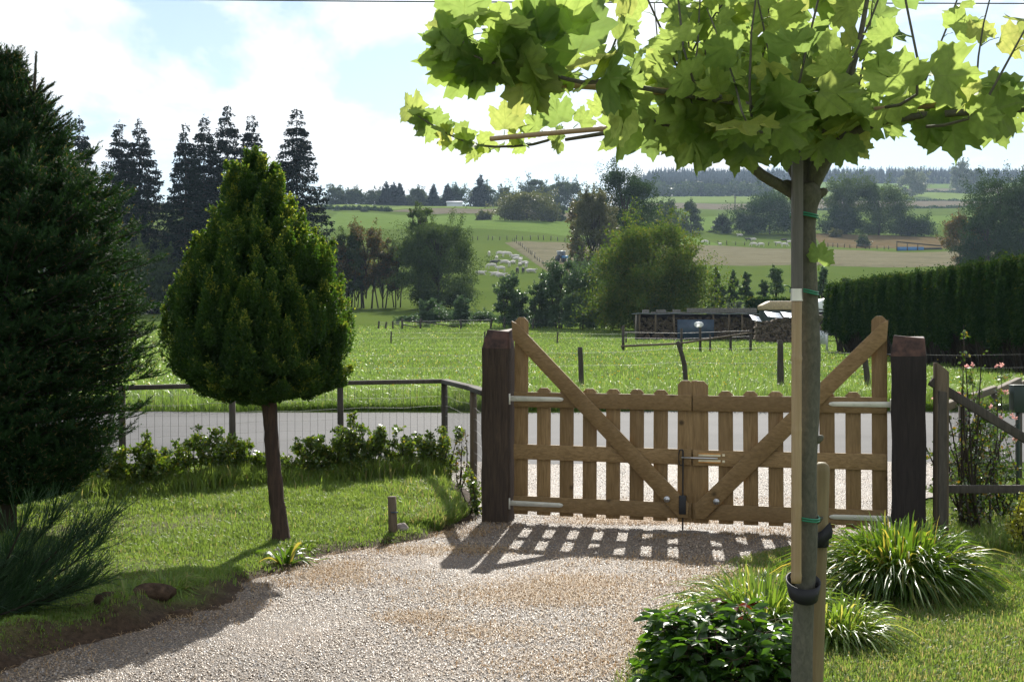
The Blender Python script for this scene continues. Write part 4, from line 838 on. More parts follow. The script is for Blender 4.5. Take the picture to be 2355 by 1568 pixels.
for k, (x, y, s) in enumerate([(2225, 1212, .06), (2250, 1205, .07), (2275, 1216, .06), (2240, 1225, .05), (2300, 1222, .045), (2262, 1226, .05)]):
    Yk = 4758 / (y + 10 - HY); rock('pale_stone', ['leftmost', 'upper middle', 'flat upper right', 'lower left', 'outermost right', 'lower right'][k] + ' pale stone of the little heap on the right lawn', WX(x, Yk), Yk, s, M['stone'], 'stone', 'stones heaped on the right lawn', z=0, sq=.35, seed=20 + k)
xS = WX(903, 9.85)
solo('stump_post', B().add(*tube([(xS, 9.85, -.1), (xS, 9.85, .15), (xS - .006, 9.85, .345)], [.035, .034, .033], 14, wob=.04)), M['fencebrown'], (xS, 9.85, 0), 'short stubby wooden post at the lawn edge', 'post', smooth=False)
solo('small_tag', B().add(*box(W0, xS - .01, xS + .045, 9.805, 9.81, .225, .235)), M['blue'], (xS, 9.8, .23), 'thin blue tag on the stubby post', 'tag')
# broadleaved weeds near the topiary
def strap_clump(name, label, x, y, rad, h, nb, mat, wd=.012, z=0, cat='plant', lo=.45, seg=7, sp=1., elev=1.0):
    r = nr(); root = thing(name, label, cat, (x, y, z)); b = B(); t = np.linspace(0, 1, seg)
    for k in range(nb):
        a = r.uniform(0, 6.283); q = rad * .55 * math.sqrt(r.random()); p = np.array([x + math.cos(a) * q, y + math.sin(a) * q, z]); a2 = a + r.normal() * .5; d = np.array([math.cos(a2), math.sin(a2), 0]); ln = h * r.uniform(.75, 1.45); th = r.uniform(.05, .95) * sp
        cx_ = p + d * (ln * math.sin(th) * t * (1 + .35 * t))[:, None] + np.array([0, 0, 1.]) * (ln * (np.cos(th) * t - (.30 + .6 * math.sin(th) * r.uniform(.5, 1.3)) * t ** 2.6 * elev))[:, None]
        cx_[:, 2] = np.maximum(cx_[:, 2], z + .01); sd_ = np.cross(d, [0, 0, 1.]); wd_ = wd * r.uniform(.6, 1.2) * np.sqrt(np.clip(1 - t ** 2.5, 0, 1)) + .0008; tw = r.normal() * .5; sdt = sd_[None] * np.cos(tw * t)[:, None] + np.array([0, 0, 1.]) * np.sin(tw * t)[:, None]
        V = np.stack([cx_ - sdt * wd_[:, None], cx_ + np.array([0, 0, -.3 * wd]), cx_ + sdt * wd_[:, None]], 1).reshape(-1, 3); i = np.arange(seg - 1)[:, None] * 3
        F = (i[:, :, None] + np.array([[[0, 1, 4, 3], [1, 2, 5, 4]]])).reshape(-1, 4); v = r.random() * .78 if r.random() > .13 else r.uniform(.85, 1); b.add(V, F, v)
    part('leaves', b, mat, root); return root
strap_clump('dandelion_plant', 'bright green broad-leaved weed below the topiary trunk', WX(655, 8.75), 8.75, .10, .20, 26, M['lily'], .018, .03, sp=1.2)
strap_clump('grass_tuft', 'bright grass tuft against the topiary trunk', WX(690, 9.2), 9.2, .12, .12, 90, M['lily2'], .004, .03, sp=1.1)
strap_clump('grass_tuft', 'coarse grass tuft on the earth bank', WX(385, 7.7), 7.7, .22, .15, 160, M['blade'], .004, .06, sp=1.1)
strap_clump('grass_tuft', 'coarse grass tuft by the shadowed gravel edge', WX(290, 7.45), 7.45, .18, .15, 120, M['blade'], .004, .06, sp=1.1)
strap_clump('grass_tuft', 'rough grass tuft around the stubby post', WX(885, 9.75), 9.75, .12, .08, 110, M['blade'], .004, .02, sp=1.2)
# strap-leaved clumps and the peony on the right
strap_clump('strap_leaf_clump', 'large dark green arching strap-leaved clump by the black gatepost', WX(2068, 7.95), 7.95, .40, .50, 1700, M['lily'], .0075, sp=.85)
strap_clump('strap_leaf_clump', 'lower paler strap-leaved clump left of the young trunk', WX(1750, 6.9), 6.9, .30, .40, 620, M['lily2'], .006)
strap_clump('strap_leaf_clump', 'pale strap-leaved clump drooping right of the stake', WX(1925, 6.7), 6.7, .26, .28, 480, M['lily2'], .006)
r = nr(); px_, py_ = WX(1665, 5.6), 5.6; root = thing('peony_bush', 'low glossy dark peony bush beside the young tree', 'shrub', (px_, py_, 0)); st = B(); lb = B(); red = B()
def peony_leaf(bb_, p, d, nrm, s, rv):
    d = unit(d); nrm = unit(nrm - d * np.dot(nrm, d)); x = np.cross(d, nrm); o = np.array([(0, 0, 0), (.20, .3, .05), (.24, .55, .06), (.14, .82, .02), (0, 1, -.08), (-.14, .82, .02), (-.24, .55, .06), (-.20, .3, .05), (0, .45, -.03)])
    V = p + s * (o[:, :1] * x + o[:, 1:2] * d + o[:, 2:] * nrm - (o[:, 1:2] ** 2) * .22 * nrm); bb_.add(V, np.array([[0, 1, 8], [1, 2, 8], [2, 3, 8], [3, 4, 8], [4, 5, 8], [5, 6, 8], [6, 7, 8], [7, 0, 8]]), rv)
for k in range(100):
    a = r.uniform(0, 6.283); q = .33 * math.sqrt(r.random()); hgt = (.37 - .34 * q) * r.uniform(.35, 1.2); o = np.array([px_ + math.cos(a) * q * .4, py_ + math.sin(a) * q * .35, 0]); e = np.array([px_ + math.cos(a) * q, py_ + math.sin(a) * q * .85, hgt])
    if k < 3: e = [P(1695, 1398, 5.65), P(1550, 1420, 5.6), P(1575, 1415, 5.8)][k]
    st.add(*tube(smooth_path([o, (o + e) / 2 + [0, 0, .05], e], 5), np.linspace(.006, .003, 5), 5, False))
    for j in range(9):
        aj = j * 2.4 + k; out = np.array([math.cos(aj), math.sin(aj), r.uniform(-.1, .5)]); z_ = e - [0, 0, .10 * r.random() * (j > 2)]; m = z_ + out * .045
        rb = k == 0 and j < 4; tgt_ = red if rb else lb
        st.add(*tube([z_, m], [.002, .0015], 3, False))
        for s_ in (-.7, 0, .7): dd = out + np.cross(out, [0, 0, 1.]) * s_ + [0, 0, r.uniform(-.5, .55)]; peony_leaf(tgt_, m, dd, np.array([r.normal() * .7, r.normal() * .7, 1.]), r.uniform(.04, .095), min(1, r.random() * .75 + (.25 if hgt > .4 else 0)))
part('stems', st, M['redbark'], root); part('foliage', lb, M['peony'], root); part('red_shoot', red, M['peony_red'], root, label='young dark red leaves at the top')
# rose by the right fence
r = nr()
root, ends = small_plant('rose_bush', 'tall leggy rose with pink flowers against the right fence', WX(2230, 10.3), 10.3, 1.35, .85, M['rose'], 2600, .034, stems=15, z=0, spread=1.5)
fl_ = B()
for (x, y) in [(2238, 838), (2223, 843), (2290, 840), (2303, 838), (2148, 915), (2310, 900), (2318, 902), (2328, 955), (2335, 960), (2300, 960), (2205, 905), (2335, 1010), (2280, 935), (2170, 990)]:
    c = P(x, y, 10.1 + r.normal() * .12)
    fl_ = B()
    for k in range(11):
        d = unit(r.normal(size=3)); sd_ = unit(np.cross(d, r.normal(size=3))); fl_.add(np.array([c, c + d * .013 + sd_ * .008, c + d * .024, c + d * .013 - sd_ * .008]), np.array([[0, 1, 2, 3]]), r.random())
    part('flower', fl_, M['petal'], root)
small_plant('tall_rose', 'wispy tall rose shoots rising against the dark hedge', WX(2228, 10.15), 10.15, 1.66, .42, M['rose'], 330, .032, stems=5, z=0, spread=1.3)
small_plant('rose_bush', 'dense leafy lower rose near the right corner post', WX(2290, 10.9), 10.9, .95, .9, M['rose'], 2600, .034, stems=14, z=0, spread=1.6)
small_plant('yellow_shrub', 'yellow leaved shrub at the right edge of the garden', WX(2350, 9.4), 9.4, .42, .35, M['yellowleaf'], 900, .03, stems=9, z=0)
n = 14000; Y = rng.uniform(9.3, 10.6, n); X = rng.uniform(3.15, 4.5, n)
stuff('tall_grass', blades(X, Y, gz(X, Y), .10, .0045, 1.0, 12, .1), M['blade'], 'rough grass at the foot of the right fence', 'grass')

# ------------------------------------------------------------------ clipped conifer hedge on the right
r = nr(); A0, A1 = np.array([WX(1903, 61), 61.]), np.array([WX(2460, 31), 31.]); root = thing('clipped_hedge', 'long tall clipped conifer hedge, top edge sloping up to the right', 'hedge', (A0[0], A0[1], float(gz(*A0))))
dh = unit(np.array([*(A1 - A0), 0])); nh = np.array([dh[1], -dh[0], 0]); nh = nh if nh[0] < 0 else -nh; Lh = np.linalg.norm(A1 - A0)
nu, nv = 150, 40; b = B()
def htop(t): return 3.06 + .012 * np.sin(t * 17) + .012 * np.sin(t * 61)
def hpos(t, v, off=0):
    x = A0[0] + (A1[0] - A0[0]) * t; y = A0[1] + (A1[1] - A0[1]) * t; g = gz(x, y); h = htop(t); vz = v * h
    bulge = .10 * np.sin(v * 3.0) + .07 * vnoise(t * 85, v * .8, 1.6, 61)  - .35 * smoothstep(.36, .0, v) + off
    return np.stack([x, y, g + vz], -1) + nh * bulge[..., None]
tt_, vv_ = np.meshgrid(np.linspace(0, 1, nu), np.linspace(.36, 1, nv), indexing='ij'); F1 = hpos(tt_, vv_, -.05); V = F1.reshape(-1, 3); i = np.arange(nu - 1)[:, None] * nv; j = np.arange(nv - 1)[None]
Fq = np.stack([i + j, i + nv + j, i + nv + j + 1, i + j + 1], -1).reshape(-1, 4); b.add(V, Fq, .15)
back = F1 - nh * 1.3; b.add(back.reshape(-1, 3), Fq, .15)
topV = np.concatenate([F1[:, -1], back[:, -1]]); k = np.arange(nu - 1); b.add(topV, np.stack([k, k + 1, k + 1 + nu, k + nu], -1), .2)
for e_ in (0, -1): b.add(np.concatenate([F1[e_], back[e_]]), np.stack([np.arange(nv - 1), np.arange(nv - 1) + 1, np.arange(nv - 1) + 1 + nv, np.arange(nv - 1) + nv], -1), .15)
nt_ = 6500; tc_ = r.random(nt_); lc_ = .27 + .06 * np.sin(tc_ * 37) + .05 * np.sin(tc_ * 83) + .03 * np.sin(tc_ * 230); lc_ = lc_ + .07; vc_ = lc_ + (.975 - lc_) * r.random(nt_); oc_ = r.random(nt_) ** 2 * .07
cen_ = hpos(tc_, vc_, 0) + nh * oc_[:, None]; tone = np.clip(.22 + .20 * vnoise(tc_ * 60, vc_ * 2, 2.0, 62) + .22 * r.normal(size=nt_), 0, .9); K_ = 60
off_ = r.normal(size=(nt_, K_, 3)) * np.array([.05, .05, .13]); q = (cen_[:, None] + off_).reshape(-1, 3); b.add(*leaves(q, .085, r, nh * .3 + np.array([0, 0, -.5]), .5, rnd=np.clip(np.repeat(tone, K_) + .12 * r.normal(size=nt_ * K_), 0, 1)))
m = 30000; t = r.random(m); q = hpos(t, np.ones(m), 0) - nh * (r.random(m) * 1.35 - .05)[:, None] + np.array([0, 0, 1.]) * (r.random(m) ** 3 * .06)[:, None]; b.add(*leaves(q, .10, r, np.array([0, 0, .9]), .4, rnd=.6 + .4 * r.random(m)))
m = 4000; t = np.full(m, 0.0); v = .3 + .7 * r.random(m); q = hpos(t, v, 0) - nh * (r.random(m) * 1.3)[:, None] - dh * .03; b.add(*leaves(q, .1, r, -dh * .7, .4, rnd=r.random(m) * .6))
part('foliage', b, M['hedge'], root)
b = B()
for k in range(700):
    t = r.random(); p = hpos(np.array(t), np.array(0.), -r.uniform(0, 1.1)); e = hpos(np.array(t + r.normal() * .004), np.array(.45), -.1 - r.uniform(0, .3)); b.add(*tube([p - [0, 0, .1], (p + e) / 2 + r.normal(size=3) * .04, e], [.035, .026, .018], 5, False))
part('stems', b, M['darkbark'], root)

# ------------------------------------------------------------------ meadow fences
def wirefence(name, label, posts, wires, ph=None, mat='fence', sag=.03, rw=.004, off=0):
    """posts: (column, row of base, row of top, distance, lean column, radius)"""
    a0 = posts[0]; X0 = WX(a0[0], a0[3]); root = thing(name, label, 'fence', (X0, a0[3], float(gz(X0, a0[3])))); tops = []
    for k, p in enumerate(posts):
        X = WX(p[0], p[3]); g = float(gz(X, p[3])); zt = PZ(p[2], p[3]); Xt = WX(p[4] if len(p) > 4 and p[4] else p[0], p[3]); rad = p[5] if len(p) > 5 else .05
        mid = np.array([(X * .5 + Xt * .5) + (p[6] if len(p) > 6 else 0), p[3], (g + zt) / 2])
        pt = part('post', B().add(*tube(smooth_path([(X, p[3], g - .2), mid, (Xt, p[3], zt)], 7), np.linspace(rad * 1.05, rad * .9, 7), 9, wob=.22, seed=k + int(p[0]))), M[mat], root)
        tops.append((np.array([X, p[3], g]), np.array([Xt, p[3], zt])))
    b = B()
    for f in wires:
        for (g0, t0), (g1, t1) in zip(tops[:-1], tops[1:]):
            a, c = g0 + (t0 - g0) * f, g1 + (t1 - g1) * f; b.add(*tube([a, (a + c) / 2 - [0, 0, sag], c], rw, 3, False))
    part('wires', b, M['wire'], root); return root
wirefence('meadow_fence', 'line of crooked dark posts with wire just across the road', [(700, 905, 806, 27, 704, .05), (1338, 890, 798, 27, 1334, .055), (1579, 874, 785, 27.5, 1558, .05, .05), (1796, 897, 782, 26.5, 1794, .065), (2000, 903, 800, 26, 1985, .06), (2420, 903, 800, 26, 2420, .06)], (.55, .86), rw=.0025)
wirefence('meadow_fence', 'thin low posts across the middle of the meadow', [(560, 797, 762, 82, 560), (899, 797, 762, 82, 900), (1114, 790, 762, 85, 1115), (1281, 797, 763, 82, 1283), (1440, 797, 766, 84, 1440)], (.5, .9), rw=.005)
wirefence('meadow_fence', 'row of old posts at the far side of the meadow', [(870, 755, 738, 119, 872, .09), (886, 755, 740, 119, 889, .09), (904, 755, 738, 119, 903, .08), (1060, 752, 734, 119, 1060, .09), (1128, 752, 733, 119, 1131, .1), (1160, 752, 730, 119, 1160, .08), (1225, 752, 732, 119, 1227, .08), (1286, 752, 733, 119, 1286, .09), (1410, 752, 737, 119, 1410, .09)], (.6, .9), rw=.012)
# the broken hurdle gate at the far side
Yh = 119; root = thing('field_hurdle', 'old wooden rail hurdle with a drooping top bar across the meadow', 'hurdle', (WX(925, Yh), Yh, float(gz(WX(925, Yh), Yh))))
for x in (925, 967): X = WX(x, Yh); g = float(gz(X, Yh)); part('post', B().add(*tube([(X, Yh, g - .2), (X, Yh, g + .95)], .09, 7, wob=.2)), M['fence'], root)
for (xa, ya, xb, yb) in ((925, 737, 970, 742), (925, 746, 960, 753), (965, 739, 1055, 752)): part('rail', B().add(*tube([P(xa, ya, Yh), P(xb, yb, Yh)], .055, 6)), M['fence'], root)
# pole fence near the woodshed
Yp = 62; root = thing('pole_fence', 'long slanting pole rail on posts in front of the woodshed', 'fence', (WX(1433, Yp), Yp, float(gz(WX(1433, Yp), Yp))))
for (x, t, bt_) in ((1433, 748, 798), (1567, 755, 797), (1610, 745, 790), (1633, 768, 800), (1680, 768, 798), (1726, 758, 798)):
    X = WX(x, Yp); g = float(gz(X, Yp)); part('post', B().add(*tube([(X, Yp, g - .2), (X, Yp, PZ(t, Yp))], .065 if x != 1633 else .05, 7, wob=.2, seed=x)), M['fence'], root)
part('pole', B().add(*tube([P(1428, 796, Yp - .1), P(1560, 790, Yp - .1), P(1728, 765, Yp - .1)], [.05, .05, .04], 8)), M['fencebrown'], root)
b = B()
for y in (772, 785):
    b.add(*tube([P(1433, y - 8, Yp), P(1567, y - 6, Yp), P(1726, y - 12, Yp)], .008, 3, False))
part('wires', b, M['wire'], root)
# hill fences
def hillfence(name, label, pts, n, rad=.12, h=1.25):
    (c0, Y0), (c1, Y1) = pts; X0 = WX(c0, Y0); root = thing(name, label, 'fence', (X0, Y0, float(gz(X0, Y0)))); r = nr(); tp_ = []
    for k in range(n):
        t = (k + r.uniform(-.25, .25)) / (n - 1); Yk = Y0 + (Y1 - Y0) * t; X = WX(c0 + (c1 - c0) * t, Yk); g = float(gz(X, Yk)); hh_ = h * r.uniform(.8, 1.15); part('post', B().add(*tube([(X, Yk, g - .3), (X + r.normal() * .1, Yk, g + hh_)], rad, 5)), M['fence'], root); tp_.append((X, Yk, g + hh_ * .8))
    part('wires', B().add(*tube(np.array(tp_), .012, 3, False)), M['wire'], root)
hillfence('hill_fence', 'row of posts between green slope and stubble above the cattle', [(1085, 363), (1320, 363)], 15)
hillfence('hill_fence', 'posts running downhill right of the reclining cattle', [(1180, 355), (1272, 266)], 22, .09)
hillfence('hill_fence', 'posts along the top edge of the right-hand stubble', [(1560, 388), (1880, 388)], 18)
hillfence('hill_fence', 'posts below the rough ground near the open shelter', [(1900, 392), (2060, 378)], 12)

# ------------------------------------------------------------------ woodshed and the yard
Yw = 92; gw = float(gz(WX(1600, Yw), Yw)); root = thing('woodshed', 'long low open woodshed with stones on its roof', 'shed', (WX(1465, Yw), Yw, gw)); S = FD / Yw
x0, x1 = WX(1467, Yw), WX(1738, Yw); zt = PZ(722, Yw)
part('back_wall', B().add(*box(W0, x0, x1, Yw + 1.6, Yw + 1.7, gw, zt)), M['tarred'], root); part('side_wall', B().add(*box(W0, x0 - .06, x0, Yw - .1, Yw + 1.6, gw, zt - .05)), M['fence'], root); part('side_wall', B().add(*box(W0, x1, x1 + .06, Yw - .1, Yw + 1.6, gw, zt - .05)), M['fence'], root)
b = B(); n = 60
for k in range(n):
    xa = x0 - .3 + (x1 - x0 + .5) * k / n; b.add(*box(W0, xa, xa + (x1 - x0 + .5) / n * .93, Yw - .5, Yw + 1.9, zt + .02 + .03 * math.sin(k * .4), zt + .035 + .03 * math.sin(k * .4)))
part('tin_roof', b, M['tin'], root)
part('roof_beam', B().add(*box(W0, WX(1580, Yw), WX(1738, Yw), Yw - .4, Yw + .1, zt + .07, zt + .40)), M['roofboard'], root, bevel=.02)
for k, (xa, w_) in enumerate(((1478, 14), (1510, 20), (1548, 16), (1500, 90))): part('roof_weight', B().add(*box(W0, WX(xa, Yw), WX(xa + w_, Yw), Yw - .3 + (.5 if w_ == 90 else 0), Yw + .3 + (.5 if w_ == 90 else 0), zt + .07, zt + (.30 if w_ < 90 else .14))), M['roofboard'], root, bevel=.02)
for x in (1470, 1505, 1550, 1640, 1672, 1705, 1734): X = WX(x, Yw); part('post', B().add(*tube([(X, Yw - .3, gw - .1), (X + rng.normal() * .08, Yw - .3, zt)], .07, 7, wob=.2)), M['fencebrown'], root)
part('blue_sheet', B().add(*box(W0, WX(1556, Yw), WX(1640, Yw), Yw - .42, Yw - .40, gw + .1, PZ(735, Yw))), M['blue'], root)
b = B(); r = nr()
for k in range(900):
    X = r.uniform(x0 + .1, x1 - .1); Z = gw + r.random() * (zt - gw - .25); b.add(*tube([(X, Yw + .2 + r.random() * .1, Z), (X, Yw + .9, Z)], r.uniform(.05, .1), 6))
solo('firewood_stack', b, M['log'], (x0, Yw + .3, gw), 'split logs stacked inside the long woodshed', 'firewood')
# log pile under tin strips
Yq = 84; gq = float(gz(WX(1800, Yq), Yq)); b = B()
for k in range(700):
    X = r.uniform(WX(1742, Yq), WX(1892, Yq)); top_ = PZ(735 + 6 * math.sin(X * 2), Yq) - (.35 if X > WX(1850, Yq) else 0); Z = gq + r.random() * (top_ - gq); b.add(*tube([(X, Yq + r.random() * .12, Z), (X + r.normal() * .03, Yq + .9, Z)], r.uniform(.05, .11), 6))
b.add(*box(W0, WX(1744, Yq), WX(1888, Yq), Yq + .35, Yq + .9, gq, PZ(740, Yq)))
solo('log_pile', b, M['log'], (WX(1742, Yq), Yq, gq), 'stacked log pile under tin strips beside the hedge', 'firewood')
for k, (xa, xb, ya, lab) in enumerate(((1765, 1800, 727, 'tilted shiny tin sheet lying on the log pile, left one'), (1803, 1840, 728, 'tilted shiny tin sheet on the log pile behind the bamboo'), (1731, 1752, 735, 'small bent tin sheet at the left end of the log pile'))):
    a = P(xa, ya + 1, Yq - .2); c = P(xb, ya + 5, Yq - .2); b = B()
    for m in range(5): b.add(*box(frame(a + np.array([.0, m * .22, m * .07]), c - a, (0, 1, .3), (0, -.3, 1)), 0, np.linalg.norm(c - a), 0, .20, -.01 + .01 * (m % 2), .012 + .01 * (m % 2)))
    solo('tin_sheet', b, M['tin'], tuple(a), lab, 'tin sheet', 'tin sheets on the log pile')
# tan-topped trailer
Yv = 97; gv = float(gz(WX(1790, Yv), Yv)); root = thing('covered_trailer', 'trailer with a tan tarpaulin roof behind the log pile', 'trailer', (WX(1800, Yv), Yv, gv)); xa, xb = WX(1747, Yv), WX(1878, Yv)
part('cover', B().add(*prism(frame((0, Yv, 0), (1, 0, 0), (0, 1, 0), (0, 0, 1)), [(xa, PZ(713, Yv)), (xb, PZ(713, Yv)), (xb, PZ(693, Yv)), (xa + .6, PZ(693, Yv)), (xa, PZ(703, Yv))], -.9, .9)), M['tan'], root, bevel=.05)
part('box_body', B().add(*box(W0, xa + .1, xb - .1, Yv - .85, Yv + .85, gv + .5, PZ(714, Yv))), M['darkbox'], root, bevel=.03)
for x in (xa + 1, xb - 1): part('wheel', B().add(*tube([(x, Yv - .9, gv + .35), (x, Yv - .65, gv + .35)], .35, 18)), M['rubber'], root)
Yc = 88; gc = float(gz(WX(1900, Yc), Yc)); root = thing('white_caravan', 'white roofed caravan half hidden by the big hedge', 'caravan', (WX(1910, Yc), Yc, gc)); xa, xb = WX(1880, Yc), WX(1960, Yc)
part('body', B().add(*box(W0, xa, xb, Yc, Yc + 2, gc + .4, PZ(712, Yc))), M['tarred'], root, bevel=.05); part('roof', B().add(*prism(frame((0, Yc, 0), (1, 0, 0), (0, 1, 0), (0, 0, 1)), [(xa - .1, PZ(709, Yc)), (xb, PZ(722, Yc)), (xb, PZ(686, Yc)), (xa + .5, PZ(686, Yc)), (xa - .1, PZ(697, Yc))], -.1, 2.1)), M['white'], root, bevel=.03)
part('side_trim', B().add(*box(W0, xa - .12, xb, Yc - .14, Yc - .11, PZ(717, Yc), PZ(714, Yc))), M['white'], root)
x = WX(1903, 62.5); solo('white_board', B().add(*box(W0, x - .08, x, 62.4, 62.5, .7, PZ(757, 62.5))).add(*box(W0, x - .45, x - .1, 62.42, 62.47, 1.0, PZ(760, 62.5))), M['brick'], (x, 62.5, .7), 'pale board leaning at the near end of the big hedge', 'board')
Yn = 100; b = B(); r = nr(); n = 9000; q = np.stack([r.uniform(WX(1716, Yn), WX(1880, Yn), n), Yn + r.random(n), r.uniform(gv, PZ(684, Yn), n)], -1); b.add(*leaves(q, .18, r, None, .6)); b.add(*box(W0, WX(1718, Yn), WX(1880, Yn), Yn + .2, Yn + .9, gv, PZ(687, Yn)), rnd=.1)
solo('low_hedge', b, M['hedge'], (WX(1716, Yn), Yn, gv), 'low dark clipped hedge behind the tan trailer', 'hedge')
# white basket on a pole
p = P(1607, 746, 61.5); b = B(); a = np.linspace(0, 6.283, 17)
for k in range(9): b.add(*tube(np.stack([p[0] + .22 * np.cos(a) * math.sin(.6 + k * .25), np.full(17, p[1]) + .22 * np.sin(a) * math.sin(.6 + k * .25), np.full(17, p[2] + .14 * math.cos(.6 + k * .25))], -1), .012, 4, False))
solo('white_basket', b, M['white'], tuple(p), 'pale wire basket hung on a fence post by the woodshed', 'basket')
# open shelter frame with earth ramp on the hill
Ys = 372; root = thing('open_shelter', 'open metal frame shelter with pale blue sheet on the hillside', 'shelter', (WX(2062, Ys), Ys, float(gz(WX(2062, Ys), Ys)))); g0 = float(gz(WX(2100, Ys), Ys))
for x, t in ((2062, 556), (2086, 558), (2110, 560)): X = WX(x, Ys); part('post', B().add(*box(W0, X - .12, X + .12, Ys - .1, Ys + .1, g0 - .5, PZ(t, Ys))), M['fence'], root)
part('top_beam', B().add(*box(frame(P(2061, 556, Ys), P(2165, 566, Ys) - P(2061, 556, Ys), (0, 1, 0), (0, 0, 1)), 0, (2165 - 2061) / FD * Ys, -.1, .1, -.16, .16)), M['fence'], root)
part('sheet', B().add(*box(W0, WX(2063, Ys), WX(2125, Ys), Ys + .3, Ys + .4, g0 - .3, PZ(568, Ys))), M['tractor'], root, label='pale blue sheeting')
b = B().add(*prism(frame((0, Ys, 0), (1, 0, 0), (0, 1, 0), (0, 0, 1)), [(WX(2095, Ys), g0 - .8), (WX(2178, Ys), g0 - .8), (WX(2165, Ys), PZ(569, Ys)), (WX(2125, Ys), PZ(570, Ys))], .5, 3)); solo('earth_ramp', b, M['darkbox'], (WX(2120, Ys), Ys, g0 - .8), 'dark covered heap beside the hillside shelter', 'heap')
# far barn, utility pole, cable
Yb = 610; X = WX(1045, Yb); g = float(gz(X, Yb)); root = thing('far_barn', 'small pale barn under the skyline trees', 'barn', (X, Yb, g)); part('wall', B().add(*box(W0, X - 3.6, X + 3.6, Yb, Yb + 5, g - 1, g + 2.4)), M['brick'], root); part('roof', B().add(*prism(frame((X, Yb, g), (0, 1, 0), (1, 0, 0), (0, 0, 1)), [(-.4, 2.42), (5.4, 2.42), (2.5, 3.4)], -3.9, 3.9)), M['brick'], root)
Yu = 700; X = WX(1690, Yu); g = float(gz(X, Yu)); solo('utility_pole', B().add(*tube([(X, Yu, g - .3), (X, Yu, PZ(452, Yu))], .28, 8)).add(*box(W0, X - 1, X + 1, Yu - .1, Yu + .1, PZ(455, Yu), PZ(454, Yu))), M['fence'], (X, Yu, g), 'lone utility pole on the far green slope', 'pole')
solo('overhead_cable', B().add(*tube(smooth_path([(-70, 70.0, 20.10), (-20, 71, 19.80), (7.5, 71.5, 19.74), (70, 73, 20.0)], 24), .035, 6)), M['black'], (-70, 70, 20.10), 'thin black cable crossing the very top of the sky', 'cable', smooth=True)

# ------------------------------------------------------------------ cattle and tractor
def cow_mesh(pose):
    me = bpy.data.meshes.new('cow'); leg = .72
    if pose == 'lie': leg = .18
    z = leg + .38
    v = [(0, 0, z), (-.75, 0, z + .04), (-1.0, 0, z), (.65, 0, z + .02), (1.0, 0, z + .05)]; rd = [.40, .37, .24, .36, .27]; e = [(0, 1), (1, 2), (0, 3), (3, 4)]
    if pose == 'graze': v += [(1.28, 0, z - .25), (1.48, 0, z - .62), (1.62, 0, z - .86)]; rd += [.17, .14, .09]
    elif pose == 'lie': v += [(1.25, .1, z + .26), (1.5, .15, z + .32), (1.75, .17, z + .24)]; rd += [.17, .14, .09]
    else: v += [(1.28, 0, z + .26), (1.52, 0, z + .30), (1.76, 0, z + .16)]; rd += [.17, .15, .09]
    e += [(4, 5), (5, 6), (6, 7)]
    for (x, par) in ((-.86, 1), (.72, 3)):
        for s in (-1, 1):
            k = len(v)
            if pose == 'lie': v += [(x, s * .26, z - .2), (x + .35, s * .36, .1), (x + .7, s * .30, .06)]; rd += [.16, .10, .05]
            elif x < 0: v += [(x, s * .2, z - .25), (x - .1, s * .2, leg * .5), (x - .02, s * .2, .05)]; rd += [.16, .08, .06]
            else: v += [(x, s * .18, z - .3), (x + .02, s * .18, leg * .5), (x, s * .18, .05)]; rd += [.13, .075, .06]
            e += [(par, k), (k, k + 1), (k + 1, k + 2)]
    k = len(v); v += [(-1.2, 0, z - .05), (-1.22, 0, z - .5)]; rd += [.035, .03]; e += [(2, k), (k, k + 1)]
    for s in (-1, 1): k = len(v); p = v[6]; v += [(p[0] - .03, s * .2, p[2] + .1)]; rd += [.04]; e += [(6, k)]
    me.from_pydata(v, e, []); ob = bpy.data.objects.new('tmp', me); C.objects.link(ob); md = ob.modifiers.new('s', 'SKIN'); ob.modifiers.new('u', 'SUBSURF').levels = 1
    for i, q in enumerate(rd): me.skin_vertices[0].data[i].radius = (q * (.85 if q > .2 else 1), q * (1.05 if q > .2 else 1))
    me.skin_vertices[0].data[0].use_root = True
    dg = bpy.context.evaluated_depsgraph_get(); out = bpy.data.meshes.new_from_object(ob.evaluated_get(dg)); bpy.data.objects.remove(ob); out.name = 'cow_' + pose; out.materials.clear()
    for p in out.polygons: p.use_smooth = True
    return out
cm = {}
for pose in ('graze', 'stand', 'lie'):
    for hide in ('hide', 'darkhide'):
        m_ = cow_mesh(pose); m_.materials.append(M[hide]); cm[pose, hide] = m_
def cow(x, y, pose, hd, hide, label, grp, Y=None):
    if Y is None:   # distance at which the hillside is seen at that row
        Ys_ = np.linspace(200, 445, 900); rows_ = HY - (gz(WX(x, Ys_), Ys_) - EYE) / Ys_ * FD; Y = float(Ys_[np.argmin(np.abs(rows_ - y))])
    X = WX(x, Y); o = bpy.data.objects.new('cow', cm[pose, hide]); C.objects.link(o); o.location = (X, Y, float(gz(X, Y)) + .0); o.rotation_euler = (0, 0, R(hd)); s = rng.uniform(.80, .88); o.scale = (s,) * 3
    tag(o, label, 'cow', grp)
G1, G2 = 'cattle resting on the slope by the left stubble', 'cattle grazing on the right-hand hill pasture'
